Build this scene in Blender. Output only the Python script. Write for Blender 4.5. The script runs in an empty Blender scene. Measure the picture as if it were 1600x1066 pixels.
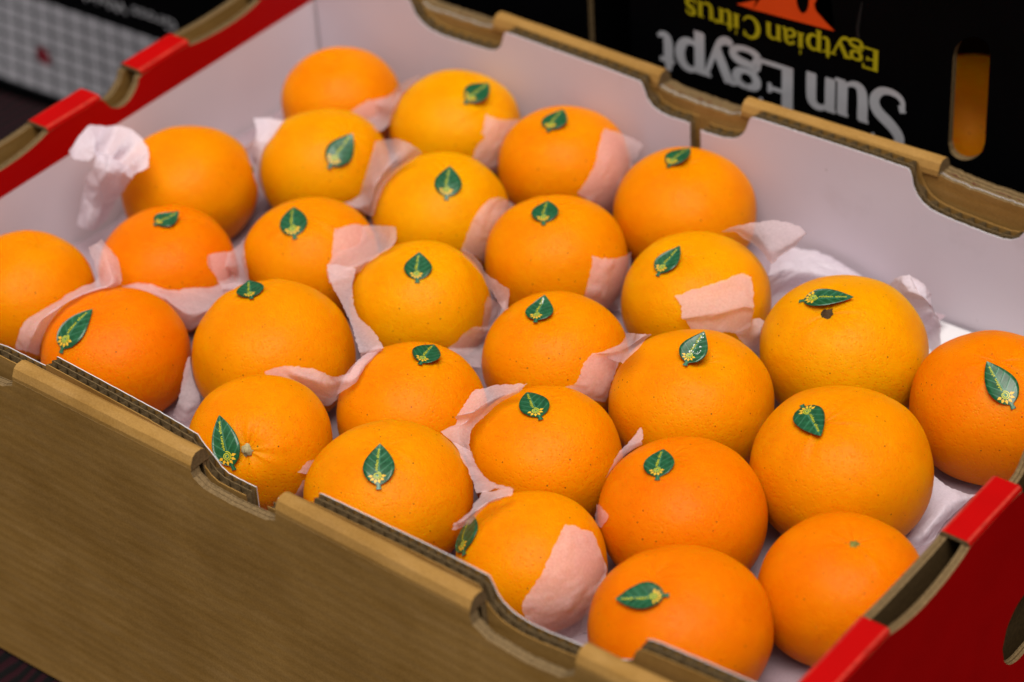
import bpy, bmesh, math, random
from mathutils import Vector, Matrix, noise
sc = bpy.context.scene
COL = sc.collection
R = math.radians
# ------------------------------------------------------------------ camera
# metres; the carton's rim is z = 0, its long side runs along X, its short side along Y
cam_d = bpy.data.cameras.new('camera'); cam = bpy.data.objects.new('camera', cam_d); COL.objects.link(cam)
cam_d.sensor_width = 36.0; cam_d.lens = 94.5; cam_d.clip_start = 0.05; cam_d.clip_end = 100
right = Vector((0.79252, 0.60760, -0.05229)); up = Vector((-0.32560, 0.49408, 0.80614)); back = right.cross(up)
cam.matrix_world = Matrix(((right.x, up.x, back.x, 1.01164), (right.y, up.y, back.y, -0.70399), (right.z, up.z, back.z, 0.79454), (0, 0, 0, 1)))
cam_d.dof.use_dof = True; cam_d.dof.focus_distance = 1.345; cam_d.dof.aperture_fstop = 5.2; cam_d.dof.aperture_blades = 9
sc.camera = cam
# ------------------------------------------------------------------ sky, sun, exposure
SUN_EL, SUN_AZ = R(74), R(140)          # azimuth from +Y, clockwise
world = bpy.data.worlds.new('World'); sc.world = world; world.use_nodes = True
wn = world.node_tree.nodes; wl = world.node_tree.links
sky = wn.new('ShaderNodeTexSky'); sky.sky_type = 'NISHITA'; sky.sun_disc = False
sky.sun_elevation = SUN_EL; sky.sun_rotation = SUN_AZ; sky.dust_density = 4.0; sky.air_density = 1.0; sky.ozone_density = 1.0
hsv = wn.new('ShaderNodeHueSaturation'); hsv.inputs['Saturation'].default_value = 0.30   # overcast: a paler sky
wl.new(sky.outputs[0], hsv.inputs['Color']); wl.new(hsv.outputs[0], wn['Background'].inputs[0])
wn['Background'].inputs[1].default_value = 0.052
sun_d = bpy.data.lights.new('sun', 'SUN'); sun_d.energy = 2.9; sun_d.angle = R(42); sun_d.color = (1, 0.95, 0.88)
sun = bpy.data.objects.new('sun', sun_d); COL.objects.link(sun)
sdir = Vector((math.sin(SUN_AZ) * math.cos(SUN_EL), math.cos(SUN_AZ) * math.cos(SUN_EL), math.sin(SUN_EL)))
sun.rotation_euler = sdir.to_track_quat('Z', 'Y').to_euler()
sc.view_settings.view_transform = 'Standard'; sc.view_settings.look = 'None'
sc.view_settings.exposure = 0.50; sc.view_settings.gamma = 1.0
rng = random.Random(7)

# ------------------------------------------------------------------ helpers
def obj(name, me, parent=None, mats=()):
    o = bpy.data.objects.new(name, me); COL.objects.link(o)
    for m in mats: me.materials.append(m)
    if parent: o.parent = parent
    return o
def mesh(name, v, f, mi=None, smooth=False):
    me = bpy.data.meshes.new(name); me.from_pydata([tuple(p) for p in v], [], f)
    if mi: me.polygons.foreach_set('material_index', mi)
    if smooth: me.polygons.foreach_set('use_smooth', [True] * len(f))
    me.update(); return me
def empty(name, loc, label, cat, group=None):
    o = bpy.data.objects.new(name, None); COL.objects.link(o); o.location = loc; o.empty_display_size = 0.02
    o['label'] = label; o['category'] = cat
    if group: o['group'] = group
    return o
def tag(o, label, cat, group=None):
    o['label'] = label; o['category'] = cat
    if group: o['group'] = group
    return o

# ------------------------------------------------------------------ materials
class NT:
    def __init__(s, name):
        s.m = bpy.data.materials.new(name); s.m.use_nodes = True
        s.n = s.m.node_tree.nodes; s.l = s.m.node_tree.links; s.b = s.n['Principled BSDF']; s.out = s.n['Material Output']
    def node(s, t, **kw):
        n = s.n.new(t)
        for k, v in kw.items(): setattr(n, k, v)
        return n
    def link(s, a, b): s.l.new(a, b)
    def coord(s, scale=(1, 1, 1), out='Object'):
        t = s.node('ShaderNodeTexCoord'); mp = s.node('ShaderNodeMapping'); mp.inputs['Scale'].default_value = scale
        s.link(t.outputs[out], mp.inputs[0]); return mp.outputs[0]
    def noise(s, vec, scale, detail=3, rough=.55):
        n = s.node('ShaderNodeTexNoise'); n.inputs['Scale'].default_value = scale; n.inputs['Detail'].default_value = detail
        n.inputs['Roughness'].default_value = rough; s.link(vec, n.inputs['Vector']); return n.outputs['Fac']
    def ramp(s, fac, stops):
        r = s.node('ShaderNodeValToRGB'); e = r.color_ramp.elements
        while len(e) < len(stops): e.new(.5)
        for i, (p, c) in enumerate(stops):
            e[i].position = p; e[i].color = c if len(c) == 4 else (*c, 1)
        s.link(fac, r.inputs[0]); return r.outputs[0]
    def mix(s, fac, a, b, mode='MIX'):
        m = s.node('ShaderNodeMix', data_type='RGBA', blend_type=mode)
        for sock, v in ((m.inputs[0], fac), (m.inputs[6], a), (m.inputs[7], b)):
            if hasattr(v, 'links') or hasattr(v, 'is_linked'): s.link(v, sock)
            else: sock.default_value = v if not isinstance(v, tuple) or len(v) == 4 else (*v, 1)
        return m.outputs[2]
    def math(s, op, a, b=None, c=None):
        m = s.node('ShaderNodeMath', operation=op)
        for i, v in enumerate((a, b, c)):
            if v is None: continue
            if hasattr(v, 'is_linked'): s.link(v, m.inputs[i])
            else: m.inputs[i].default_value = v
        return m.outputs[0]
    def bump(s, h, strength, dist):
        b = s.node('ShaderNodeBump'); b.inputs['Strength'].default_value = strength; b.inputs['Distance'].default_value = dist
        s.link(h, b.inputs['Height']); s.link(b.outputs[0], s.b.inputs['Normal']); return b
    def base(s, c, rough=.6, spec=.3):
        if hasattr(c, 'is_linked'): s.link(c, s.b.inputs['Base Color'])
        else: s.b.inputs['Base Color'].default_value = (*c, 1)
        s.b.inputs['Roughness'].default_value = rough; s.b.inputs['Specular IOR Level'].default_value = spec
        return s.m

def kraft(name, axis, tint=(1, 1, 1)):
    k = NT(name)
    sc_ = {'x': (22, 110, 110), 'z': (110, 110, 22), 'y': (110, 22, 110)}[axis]
    st = k.noise(k.coord(sc_), 1.6, 5, .65)
    fib = k.noise(k.coord((1, 1, 1)), 900, 2, .6)
    blo = k.noise(k.coord((1, 1, 1)), 14, 4, .6)
    c = k.ramp(st, [(.25, (.325 * tint[0], .172 * tint[1], .042 * tint[2])), (.55, (.365 * tint[0], .203 * tint[1], .060 * tint[2])), (.8, (.395 * tint[0], .228 * tint[1], .080 * tint[2]))])
    c = k.mix(1.0, c, k.ramp(blo, [(.3, (.72, .69, .64)), (.7, (1, 1, 1))]), 'MULTIPLY')
    c = k.mix(.6, c, k.ramp(fib, [(.3, (.68, .65, .60)), (.7, (1, 1, 1))]), 'MULTIPLY')
    k.base(c, .9, .02)
    wv = k.node('ShaderNodeTexWave', wave_type='BANDS', bands_direction='Z' if axis != 'z' else 'X'); wv.inputs['Scale'].default_value = 42; wv.inputs['Distortion'].default_value = 2.2; wv.inputs['Detail'].default_value = 3; wv.inputs['Detail Scale'].default_value = .6
    k.link(k.coord((1, 1, 1)), wv.inputs['Vector'])
    h = k.math('ADD', k.math('ADD', k.math('MULTIPLY', st, .5), k.math('MULTIPLY', fib, .35)), k.math('MULTIPLY', wv.outputs['Fac'], .30))
    k.bump(h, .3, .0006); return k.m
M_KX = kraft('kraft_along_x', 'x'); M_KY = kraft('kraft_along_y', 'y'); M_KZ = kraft('kraft_upright', 'z', (.9, .88, .84))
def simple(name, c, rough=.6, spec=.3, var=.12, scale=60, bump=0, bs=400):
    k = NT(name); n = k.noise(k.coord(), scale, 4)
    col = k.mix(1.0, (*c, 1), k.ramp(n, [(.3, (1 - var,) * 3), (.7, (1, 1, 1))]), 'MULTIPLY')
    k.base(col, rough, spec)
    if bump: k.bump(k.noise(k.coord(), bs, 3), bump, .0005)
    return k.m
M_SHADED_CORE = simple('shaded_cardboard_core', (.085, .05, .018), .9, .1, .4, 500)  # dark brown for cores, and for painted shade on gap and hollow faces
M_CUT = simple('cardboard_cut_edge', (.20, .13, .06), .9, .06, .45, 700, .4, 900)
def white_board():
    k = NT('white_lined_board'); t = k.coord()
    c = k.mix(1.0, (.62, .555, .61, 1), k.ramp(k.noise(t, 9, 5), [(.3, (.93, .92, .93)), (.7, (1, 1, 1))]), 'MULTIPLY')
    v = k.node('ShaderNodeTexVoronoi'); v.inputs['Scale'].default_value = 60; k.link(t, v.inputs['Vector'])
    sep = k.node('ShaderNodeSeparateColor'); k.link(v.outputs['Color'], sep.inputs[0])
    dot = k.math('MULTIPLY', k.math('LESS_THAN', v.outputs['Distance'], .035), k.math('GREATER_THAN', sep.outputs[0], .75))
    c = k.mix(k.math('MULTIPLY', dot, .6), c, (.25, .2, .2, 1))
    stain = k.ramp(k.noise(t, 16, 6, .7), [(.56, (0, 0, 0)), (.74, (1, 1, 1))])
    c = k.mix(k.math('MULTIPLY', stain, .16), c, (.30, .22, .20, 1))
    k.base(c, .6, .15); k.bump(k.noise(t, 120, 3), .12, .0006); return k.m
M_WHITE = white_board()
M_FLOOR = simple('white_divider_board', (.56, .54, .555), .6, .1, .05, 20)
M_RED = simple('red_print', (.37, .001, .001), .5, .06, .10, 40, .06, 300)
M_WORN = simple('worn_red_fold', (.50, .035, .022), .7, .05, .45, 160, .3, 600)
def red_white():
    k = NT('red_and_white_print'); t = k.node('ShaderNodeTexCoord'); s = k.node('ShaderNodeSeparateXYZ'); k.link(t.outputs['Object'], s.inputs[0])
    f = k.math('GREATER_THAN', s.outputs[2], -.0243)
    n = k.ramp(k.noise(k.coord(), 10, 4), [(.3, (.92, .91, .92)), (.7, (1, 1, 1))])
    w = k.mix(1.0, (.74, .665, .72, 1), n, 'MULTIPLY')
    k.base(k.mix(f, w, (.37, .001, .001, 1)), .5, .06); k.bump(k.noise(k.coord(), 120, 3), .1, .0005); return k.m
M_RW = red_white()
def peel_mat():
    k = NT('orange_peel'); t = k.coord()
    oi = k.node('ShaderNodeObjectInfo')
    big = k.noise(t, 20, 4); mid = k.noise(t, 240, 3)
    c = k.mix(1.0, oi.outputs['Color'], k.ramp(big, [(.28, (.93, .76, .6)), (.5, (1, .97, 1)), (.72, (1, 1.12, 1))]), 'MULTIPLY')
    c = k.mix(.5, c, k.ramp(mid, [(.3, (.92, .84, .7)), (.7, (1, 1, 1))]), 'MULTIPLY')
    por = k.node('ShaderNodeTexVoronoi'); por.inputs['Scale'].default_value = 560; k.link(t, por.inputs['Vector'])
    pit = k.ramp(por.outputs['Distance'], [(.0, (0, 0, 0)), (.38, (1, 1, 1))])
    c = k.mix(.28, c, k.mix(1.0, c, k.ramp(pit, [(0, (.85, .62, .4)), (1, (1, 1, 1))]), 'MULTIPLY'))
    sp = k.node('ShaderNodeTexVoronoi'); sp.inputs['Scale'].default_value = 250; k.link(t, sp.inputs['Vector'])
    sep = k.node('ShaderNodeSeparateColor'); k.link(sp.outputs['Color'], sep.inputs[0])
    clump = k.math('MULTIPLY', k.ramp(k.noise(t, 30, 2), [(.38, (0, 0, 0)), (.55, (1, 1, 1))]), 1.0)
    dot = k.math('MULTIPLY', k.math('MULTIPLY', k.math('LESS_THAN', sp.outputs['Distance'], .105), k.math('GREATER_THAN', sep.outputs[0], .58)), clump)
    c = k.mix(k.math('MULTIPLY', dot, .9), c, (.10, .035, .008, 1))
    scar = k.ramp(k.noise(t, 75, 7, .72), [(.66, (0, 0, 0)), (.76, (1, 1, 1))])
    scar = k.math('MULTIPLY', scar, k.ramp(k.noise(t, 17, 2), [(.50, (0, 0, 0)), (.62, (1, 1, 1))]))
    c = k.mix(k.math('MULTIPLY', scar, .42), c, (.30, .13, .03, 1))
    k.base(c, .42, .05)
    b = k.b.inputs
    b['Subsurface Weight'].default_value = .6; b['Subsurface Radius'].default_value = (.016, .0010, .0003); b['Subsurface Scale'].default_value = 1.0
    h = k.math('ADD', k.math('MULTIPLY', pit, .5), k.math('MULTIPLY', mid, .7))
    k.bump(h, .52, .0008); return k.m
M_PEEL = peel_mat()
def leaf_mat():
    k = NT('leaf_sticker_print')
    uv = k.node('ShaderNodeUVMap'); s = k.node('ShaderNodeSeparateXYZ'); k.link(uv.outputs[0], s.inputs[0])
    t, w = s.outputs[0], s.outputs[1]
    aw = k.math('ABSOLUTE', w)
    mid = k.math('LESS_THAN', aw, .045)
    q = k.math('FRACT', k.math('SUBTRACT', k.math('MULTIPLY', t, 6.0), k.math('MULTIPLY', aw, 1.5)))
    vein = k.ramp(q, [(.0, (1, 1, 1)), (.14, (0, 0, 0)), (.86, (0, 0, 0)), (1, (.7, .7, .7))])
    vf = k.math('MAXIMUM', k.math('MULTIPLY', vein, .45), k.math('MULTIPLY', mid, .45))
    n = k.noise(k.coord(), 420, 3)
    g = k.mix(k.ramp(n, [(.3, (0, 0, 0)), (.7, (1, 1, 1))]), (.004, .045, .014, 1), (.011, .092, .032, 1))
    k.base(k.mix(vf, g, (.07, .23, .13, 1)), .32, .45)
    k.bump(k.math('SUBTRACT', 0.0, vf), .25, .0004); return k.m
M_LEAF = leaf_mat()
M_YEL = simple('yellow_green_ink', (.48, .47, .02), .4, .4, .1, 200)
M_SUN = simple('sun_ray_ink', (.72, .40, .02), .4, .4, .1, 200)
M_CALYX = simple('dry_calyx', (.075, .042, .018), .85, .15, .5, 900, .5, 900)
M_CALYXP = simple('pale_calyx', (.42, .34, .17), .8, .2, .4, 900, .5, 900)
M_BUTTON = simple('green_calyx', (.22, .20, .04), .8, .2, .4, 900, .5, 900)
M_RESID = simple('white_residue', (.72, .76, .70), .8, .2, .3, 800)
def tissue_mat(name, col, see):
    k = NT(name); t = k.coord()
    n = k.noise(t, 750, 4, .7); n2 = k.noise(t, 60, 4)
    c = k.mix(1.0, (*col, 1), k.ramp(n2, [(.3, (.93, .9, .92)), (.7, (1, 1, 1))]), 'MULTIPLY')
    d = k.node('ShaderNodeBsdfDiffuse'); tl = k.node('ShaderNodeBsdfTranslucent'); tp = k.node('ShaderNodeBsdfTransparent')
    for q in (d, tl): k.link(c, q.inputs[0])
    tp.inputs[0].default_value = (1, .96, .95, 1)
    b = k.node('ShaderNodeBump'); b.inputs['Strength'].default_value = .35; b.inputs['Distance'].default_value = .0006
    k.link(k.math('ADD', k.math('MULTIPLY', n, .4), k.noise(t, 260, 4)), b.inputs['Height']); k.link(b.outputs[0], d.inputs['Normal'])
    m1 = k.node('ShaderNodeMixShader'); m1.inputs[0].default_value = .42; k.link(d.outputs[0], m1.inputs[1]); k.link(tl.outputs[0], m1.inputs[2])
    m2 = k.node('ShaderNodeMixShader'); k.link(k.math('MULTIPLY_ADD', n, .34, see - .17), m2.inputs[0])
    k.link(m1.outputs[0], m2.inputs[1]); k.link(tp.outputs[0], m2.inputs[2]); k.link(m2.outputs[0], k.out.inputs[0]); return k.m
M_TIS = tissue_mat('pink_tissue', (.88, .74, .77), .52)
M_TISW = tissue_mat('white_tissue', (.84, .77, .84), .14)
M_BLACK = simple('black_print', (.0015, .0015, .0018), .7, .02, .3, 30, .05, 200)
M_GREYW = simple('white_ink', (.44, .43, .45), .5, .3, .12, 60)
M_YINK = simple('yellow_ink', (.36, .32, .004), .5, .3, .12, 60)
M_OINK = simple('orange_red_ink', (.62, .055, .003), .5, .3, .08, 60)
M_SCUFF = simple('grey_scuff', (.007, .007, .008), .8, .2, .5, 300)
M_MAROON = simple('maroon_ink', (.20, .01, .02), .5, .3, .2, 200)
M_LINING = tissue_mat('shaded_tissue_lining', (.46, .35, .385), .10)  # darkened tissue colour, painting shade into the gaps under the oranges
def ground_mat():
    k = NT('dark_woven_cloth'); t = k.coord((1, 1, 1))
    w = k.node('ShaderNodeTexWave'); w.inputs['Scale'].default_value = 34; w.inputs['Distortion'].default_value = 5; w.inputs['Detail'].default_value = 2
    k.link(t, w.inputs['Vector'])
    c = k.ramp(w.outputs['Fac'], [(.45, (.0012, .001, .0012)), (.66, (.013, .001, .003))])
    k.base(c, .85, .15); k.bump(w.outputs['Fac'], .4, .002); return k.m
M_GROUND = ground_mat()
def grid_mat():
    k = NT('printed_table'); t = k.node('ShaderNodeUVMap'); s = k.node('ShaderNodeSeparateXYZ'); k.link(t.outputs[0], s.inputs[0])
    fx = k.math('FRACT', k.math('MULTIPLY', s.outputs[0], 16.0)); fy = k.math('FRACT', k.math('MULTIPLY', s.outputs[1], 6.0))
    ln = k.math('MAXIMUM', k.math('LESS_THAN', fx, .13), k.math('LESS_THAN', fy, .15))
    c = k.mix(ln, (.27, .26, .28, 1), (.03, .032, .036, 1)); k.base(c, .5, .3); return k.m
M_GRID = grid_mat()

# ------------------------------------------------------------------ cardboard builders
def lin(pts, x):
    if x <= pts[0][0]: return pts[0][1]
    for (a, p), (b, q) in zip(pts, pts[1:]):
        if x <= b: return p + (q - p) * ((x - a) / (b - a) if b > a else 0)
    return pts[-1][1]
def samples(u0, u1, prof, step=.004):
    us = {u0, u1} | {p[0] for p in prof if u0 < p[0] < u1}
    n = max(2, int((u1 - u0) / step))
    us |= {u0 + (u1 - u0) * i / n for i in range(n + 1)}
    us = sorted(us); out = [us[0]]
    for x in us[1:]:
        if x - out[-1] > 2e-5: out.append(x)
    return out
def smooth_prof(p, it=2):
    """round the notch corners of a height profile (Chaikin), keeping its ends"""
    for _ in range(it):
        q = [p[0]]
        for (a, b), (c, d) in zip(p, p[1:]):
            q += [(a + .25 * (c - a), b + .25 * (d - b)), (a + .75 * (c - a), b + .75 * (d - b))]
        p = q + [p[-1]]
    return p
class Panel:
    """upright board whose top follows a height profile; liners and flutes are real sheets. w runs through its thickness."""
    def __init__(s, mapf): s.v = []; s.f = []; s.mi = []; s.map = mapf
    def slab(s, us, lo, hi, wa, wb, ma, mb, mtop, ends=True):
        b0 = len(s.v)
        for u in us:
            zl, zh = lo(u), hi(u)
            for w, z in ((wa, zl), (wa, zh), (wb, zl), (wb, zh)): s.v.append(s.map(u, w, z))
        for i in range(len(us) - 1):
            a, b = b0 + 4 * i, b0 + 4 * i + 4
            for q, m in (((a, b, b + 1, a + 1), ma), ((b + 2, a + 2, a + 3, b + 3), mb), ((a + 1, b + 1, b + 3, a + 3), mtop), ((a + 2, b + 2, b, a), mtop)):
                s.f.append(q); s.mi.append(m)
        e = b0 + 4 * (len(us) - 1)
        s.f += [(b0, b0 + 1, b0 + 3, b0 + 2), (e + 2, e + 3, e + 1, e)]; s.mi += [mtop, mtop]
    def flute(s, u0, u1, lo, hi, wa, wb, pitch, m, ph=0.):
        n = int((u1 - u0) / pitch * 8); b0 = len(s.v); am = (wb - wa) / 2; mid = (wa + wb) / 2
        for i in range(n + 1):
            u = u0 + (u1 - u0) * i / n; x = math.sin((u - u0) / pitch * 2 * math.pi + ph); x = math.copysign(abs(x) ** .8, x)
            w = mid + am * x; zt = hi(u) - .0002 - .0006 * abs(noise.noise((u * 300, ph, 1)))
            s.v += [s.map(u, w, max(lo(u), zt - .05)), s.map(u, w, zt)]
        for i in range(n):
            a = b0 + 2 * i; s.f.append((a, a + 2, a + 3, a + 1)); s.mi.append(m)
    def build(s, name, parent, mats): return obj(name, mesh(name, s.v, s.f, s.mi), parent, mats)
def rough(prof, amp, seed, f=420):
    return lambda u: lin(prof, u) + amp * noise.noise((u * f, seed, 0)) + amp * .6 * noise.noise((u * f * 2.7, seed, 3))
def double_wall(name, parent, mapf, u0, u1, prof, zbot, front, seed=0., flap_mat=1, k=1.0):
    p = Panel(lambda u, w, z: mapf(u, w * k, z)); hi = rough(prof, .00025, seed); us = samples(u0, u1, prof, .003); lo = lambda u: zbot
    p.slab(us, lo, hi, 0, .0004, 0, 1, 3); p.slab(us, lo, lambda u: hi(u) - .0003, .0030, .0033, 2, 2, 2); p.slab(us, lo, hi, .0066, .0070, 1, flap_mat, 1)
    p.flute(u0 + .0005, u1 - .0005, lo, hi, .0005, .0029, .0056, 2); p.flute(u0 + .0005, u1 - .0005, lo, hi, .0034, .0065, .0074, 2, 1.3)
    return p.build(name, parent, [front, M_KX, M_CUT, M_FLOOR])
def ply(name, parent, mapf, u0, u1, prof, zbot, t, mats, seed=0., strips=None, amp=.0004):
    """one board with its flutes lying along u: liners with a darker core sunk between them"""
    p = Panel(mapf); hi = rough(prof, amp, seed)
    for (a, b, lo, top) in (strips or [(u0, u1, lambda u: zbot, hi)]):
        us = samples(a, b, prof, .0025)
        p.slab(us, lo, top, 0, .0004, 0, 2, 2); p.slab(us, lo, lambda u, top=top: top(u) - .0005, .0004, t - .0004, 2, 2, 2); p.slab(us, lo, top, t - .0004, t, 2, 1, 2)
        p.slab(us, lo, lambda u, top=top: top(u) - .0001, t * .48, t * .48 + .0004, 2, 2, 3)
    return p.build(name, parent, mats)
def cap(name, parent, mapf, u0, u1, section, mat, cutm, step=.006, worn=None):
    """folded edge: a (w, z) section swept along u, closed below"""
    n = max(2, int((u1 - u0) / step)); v = []; f = []; mi = []; k = len(section)
    for i in range(n + 1):
        u = u0 + (u1 - u0) * i / n
        for (w, z) in section: v.append(mapf(u, w, z + .0004 * noise.noise((u * 45, w * 100, 5))))
    for i in range(n):
        for j in range(k):
            a, b = i * k + j, i * k + (j + 1) % k
            f.append((a, b, b + k, a + k)); mi.append(2 if worn and j in (1, k - 3) else 0)
    f.append(tuple(range(k))[::-1]); mi.append(1); f.append(tuple(range(n * k, n * k + k))); mi.append(1)
    o = obj(name, mesh(name, v, f, mi, False), parent, [mat, cutm] + ([worn] if worn else [])); return o

# ------------------------------------------------------------------ ground
g = obj('ground', mesh('ground', [(-6, -6, -.2235), (6, -6, -.2235), (6, 6, -.2235), (-6, 6, -.2235)], [(0, 1, 2, 3)]), None, [M_GROUND]); g['kind'] = 'structure'

# ------------------------------------------------------------------ the open carton
C = empty('fruit_carton', (.266, .186, -.222), 'open cardboard carton with red end walls and brown sides holding the oranges', 'carton')
def cpart(o):
    o.matrix_parent_inverse = Matrix.Translation((-.266, -.186, .222)); return o
ZB = -.221
yb = [(-.05, -.003), (.0, -.003), (.13, -.0045), (.23, -.0085), (.32, -.0105), (.42, -.0118), (.5, -.0085), (.57, -.004), (.60, -.003)]
yo = [(-.06, -.0225), (.12, -.0238), (.24, -.0262), (.34, -.0290), (.42, -.0318), (.5, -.0330), (.60, -.0310)]
bow = [(-.05, .3805), (.1, .3797), (.2261, .3771), (.304, .3778), (.4032, .3794), (.6, .3806)]
bako = [(-.06, .4030), (.1146, .4022), (.23, .3992), (.29, .3996), (.41, .4040), (.60, .4045)]
def sm(t): return lambda x: lin(t, x)
f_front = lambda u, w, z: (u, lin(yb, u) - w, z)
f_back = lambda u, w, z: (u, lin(bow, u) + w, z)
# inner walls, two boards each with a slot between
fr_prof = smooth_prof([(-.035, .001), (.045, .001), (.0465, -.002), (.055, -.012), (.07, -.0165), (.085, -.0075), (.1306, -.0085), (.1328, -.007), (.1337, .0015), (.1345, .0022), (.2330, 0.0), (.2374, -.0058), (.2421, -.0092), (.2500, -.0172), (.2600, -.0176), (.3058, -.0168), (.3105, -.0150), (.3130, -.0030), (.3140, -.0004), (.3200, 0.0), (.4150, 0.0), (.4172, -.0030), (.4211, -.0115), (.4288, -.0172), (.4424, -.0195), (.4700, -.0185), (.4880, -.0172), (.4960, -.0110), (.4990, -.0010), (.5010, .0026), (.5100, .0030), (.575, .0010)], 1)
cpart(double_wall('inner_wall', C, f_front, -.030, .2708, fr_prof, -.205, M_WHITE, 1., k=1.15))
cpart(double_wall('inner_wall', C, f_front, .2850, .5655, fr_prof, -.205, M_WHITE, 2., k=1.15))
bk_prof = smooth_prof([(-.035, .0005), (.048, .0002), (.0500, -.0030), (.0541, -.0120), (.0671, -.0182), (.0926, -.0176), (.1120, -.0168), (.1190, -.0125), (.1222, -.0030), (.1234, 0.0), (.1300, 0.0), (.2225, -.0006), (.2250, -.0030), (.2288, -.0138), (.2395, -.0185), (.2574, -.0178), (.2649, -.0208), (.2790, -.0205), (.2890, -.0182), (.2950, -.0117), (.2978, -.0030), (.2995, -.0002), (.3060, 0.0), (.3990, 0.0), (.4015, -.0025), (.4041, -.0139), (.4112, -.0210), (.4217, -.0234), (.4512, -.0251), (.4621, -.0249), (.4700, -.0200), (.4745, -.0060), (.4765, 0.0), (.4850, 0.0), (.575, .0005)], 1)
cpart(double_wall('inner_wall', C, f_back, -.030, .2574, bk_prof, -.205, M_WHITE, 3., k=1.42))
cpart(double_wall('inner_wall', C, f_back, .2649, .5655, bk_prof, -.205, M_WHITE, 4., k=1.42))
# outer long walls: two boards face to face, folded over along the top between the hand notches
SEC = [(0, -.0082), (.0004, -.0052), (.0024, -.0013), (.0046, 0), (.0084, 0), (.0106, -.0013), (.0126, -.0052), (.0130, -.0082)]
fo = lambda u, w, z: (u, lin(yo, u) + w, z)
bo = lambda u, w, z: (u, lin(bako, u) - w, z)
fN = [(-.07, -.0072), (.0580, -.0072), (.0600, -.0115), (.070, -.0175), (.110, -.0150), (.1180, -.0115), (.1195, -.0072), (.2440, -.0072), (.2455, -.0120), (.2520, -.0155), (.270, -.0165), (.2930, -.0150), (.2995, -.0120), (.3005, -.0072), (.4190, -.0072), (.4205, -.0130), (.4290, -.0180), (.450, -.0200), (.4700, -.0185), (.4775, -.0130), (.4790, -.0072), (.62, -.0072)]
bN = [(-.07, -.0072), (.0455, -.0072), (.0475, -.0080), (.055, -.0105), (.095, -.0100), (.1055, -.0085), (.1065, -.0072), (.2288, -.0072), (.2300, -.0085), (.240, -.0105), (.2760, -.0112), (.2855, -.0090), (.2865, -.0072), (.4112, -.0072), (.4122, -.0078), (.430, -.0098), (.4650, -.0105), (.4700, -.0085), (.4715, -.0072), (.62, -.0072)]
KM = [M_KX, M_SHADED_CORE, M_CUT, M_CUT]
cpart(ply('outer_wall', C, fo, -.048, .5815, fN, ZB, .0058, KM, 11.))
fi = lambda u, w, z: (u, lin(yo, u) + .0072 + w + (.0016 if -.2 < z else 0), z)
cpart(ply('folded_ply', C, fi, -.030, .5655, [(a, b + .0006 if b > -.0080 else b - .018) for a, b in fN], -.12, .0042, [M_SHADED_CORE, M_KX, M_CUT, M_SHADED_CORE], 12.))  # gap-side faces coloured dark so the notch gap looks shadowed
for a, b in ((-.048, .0585), (.1192, .2447), (.3002, .4195), (.4785, .5815)):
    cpart(cap('folded_edge', C, fo, a, b, SEC, M_KX, M_CUT))
cpart(ply('outer_wall', C, bo, -.048, .5815, bN, ZB, .0060, [M_BLACK, M_MAROON, M_CUT, M_SHADED_CORE], 13., amp=.0008))
bi = lambda u, w, z: (u, lin(bako, u) - .0062 - w, z)
cpart(ply('folded_ply', C, bi, -.030, .5655, bN, -.205, .0058, [M_RED, M_KX, M_CUT, M_FLOOR], 14., amp=.0011))
for a, b in ((-.048, .0465), (.1058, .2293), (.2862, .4117), (.4712, .5815)):
    cpart(cap('folded_edge', C, bo, a, b, SEC, M_KX, M_CUT))
# short red walls: hollow, two boards under a red ledge
lN_in = smooth_prof([(-.05, -.0022), (.086, -.0022), (.0890, -.0040), (.0980, -.0066), (.1113, -.0078), (.1316, -.0068), (.1460, -.0040), (.1510, -.0022), (.1930, -.0022), (.1958, -.0040), (.2005, -.0120), (.2085, -.0155), (.2160, -.0140), (.2235, -.0085), (.2262, -.0022), (.2680, -.0022), (.2710, -.0040), (.2934, -.0062), (.3139, -.0060), (.3280, -.0040), (.3330, -.0022), (.43, -.0022)], 1)
lN_out = smooth_prof([(-.05, -.0022), (.086, -.0022), (.11, -.0032), (.14, -.0032), (.1510, -.0022), (.1930, -.0022), (.1958, -.0040), (.2005, -.0120), (.2085, -.0155), (.2160, -.0140), (.2235, -.0085), (.2262, -.0022), (.2680, -.0022), (.290, -.0038), (.315, -.0038), (.3330, -.0022), (.43, -.0022)], 1)
RM = [M_RW, M_KY, M_CUT, M_SHADED_CORE]; RO = [M_RED, M_KY, M_CUT, M_SHADED_CORE]
Y0, Y1 = -.0205, .3985
li = lambda u, w, z: (-.0315 - w, u, z); lo_ = lambda u, w, z: (-.0490 + w, u, z)
cpart(ply('inner_end_wall', C, li, -.008, .386, lN_in, -.205, .0042, RM, 21., amp=.0002))
cpart(ply('outer_end_wall', C, lo_, Y0, Y1, lN_out, ZB, .0042, RO, 22., amp=.0002))
LS = [(0, -.0022), (.0008, -.0006), (.0022, 0), (.0150, 0), (.0167, -.0006), (.0175, -.0022)]
lc = lambda u, w, z: (-.0490 + w, u, z)
for a, b in ((Y0, .0880), (.1512, .1942), (.2278, .2695), (.3335, Y1)):
    cpart(cap('red_ledge', C, lc, a, b, LS, M_RED, M_CUT, worn=M_WORN))
rN = smooth_prof([(-.05, -.0022), (.0550, -.0022), (.0590, -.0042), (.0750, -.0078), (.0920, -.0088), (.1100, -.0072), (.1230, -.0042), (.1265, -.0022), (.1735, -.0022), (.1765, -.0060), (.1830, -.0140), (.1905, -.0165), (.1990, -.0140), (.2055, -.0060), (.2085, -.0022), (.2500, -.0022), (.27, -.0075), (.30, -.0075), (.3150, -.0022), (.43, -.0022)], 1)
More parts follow.
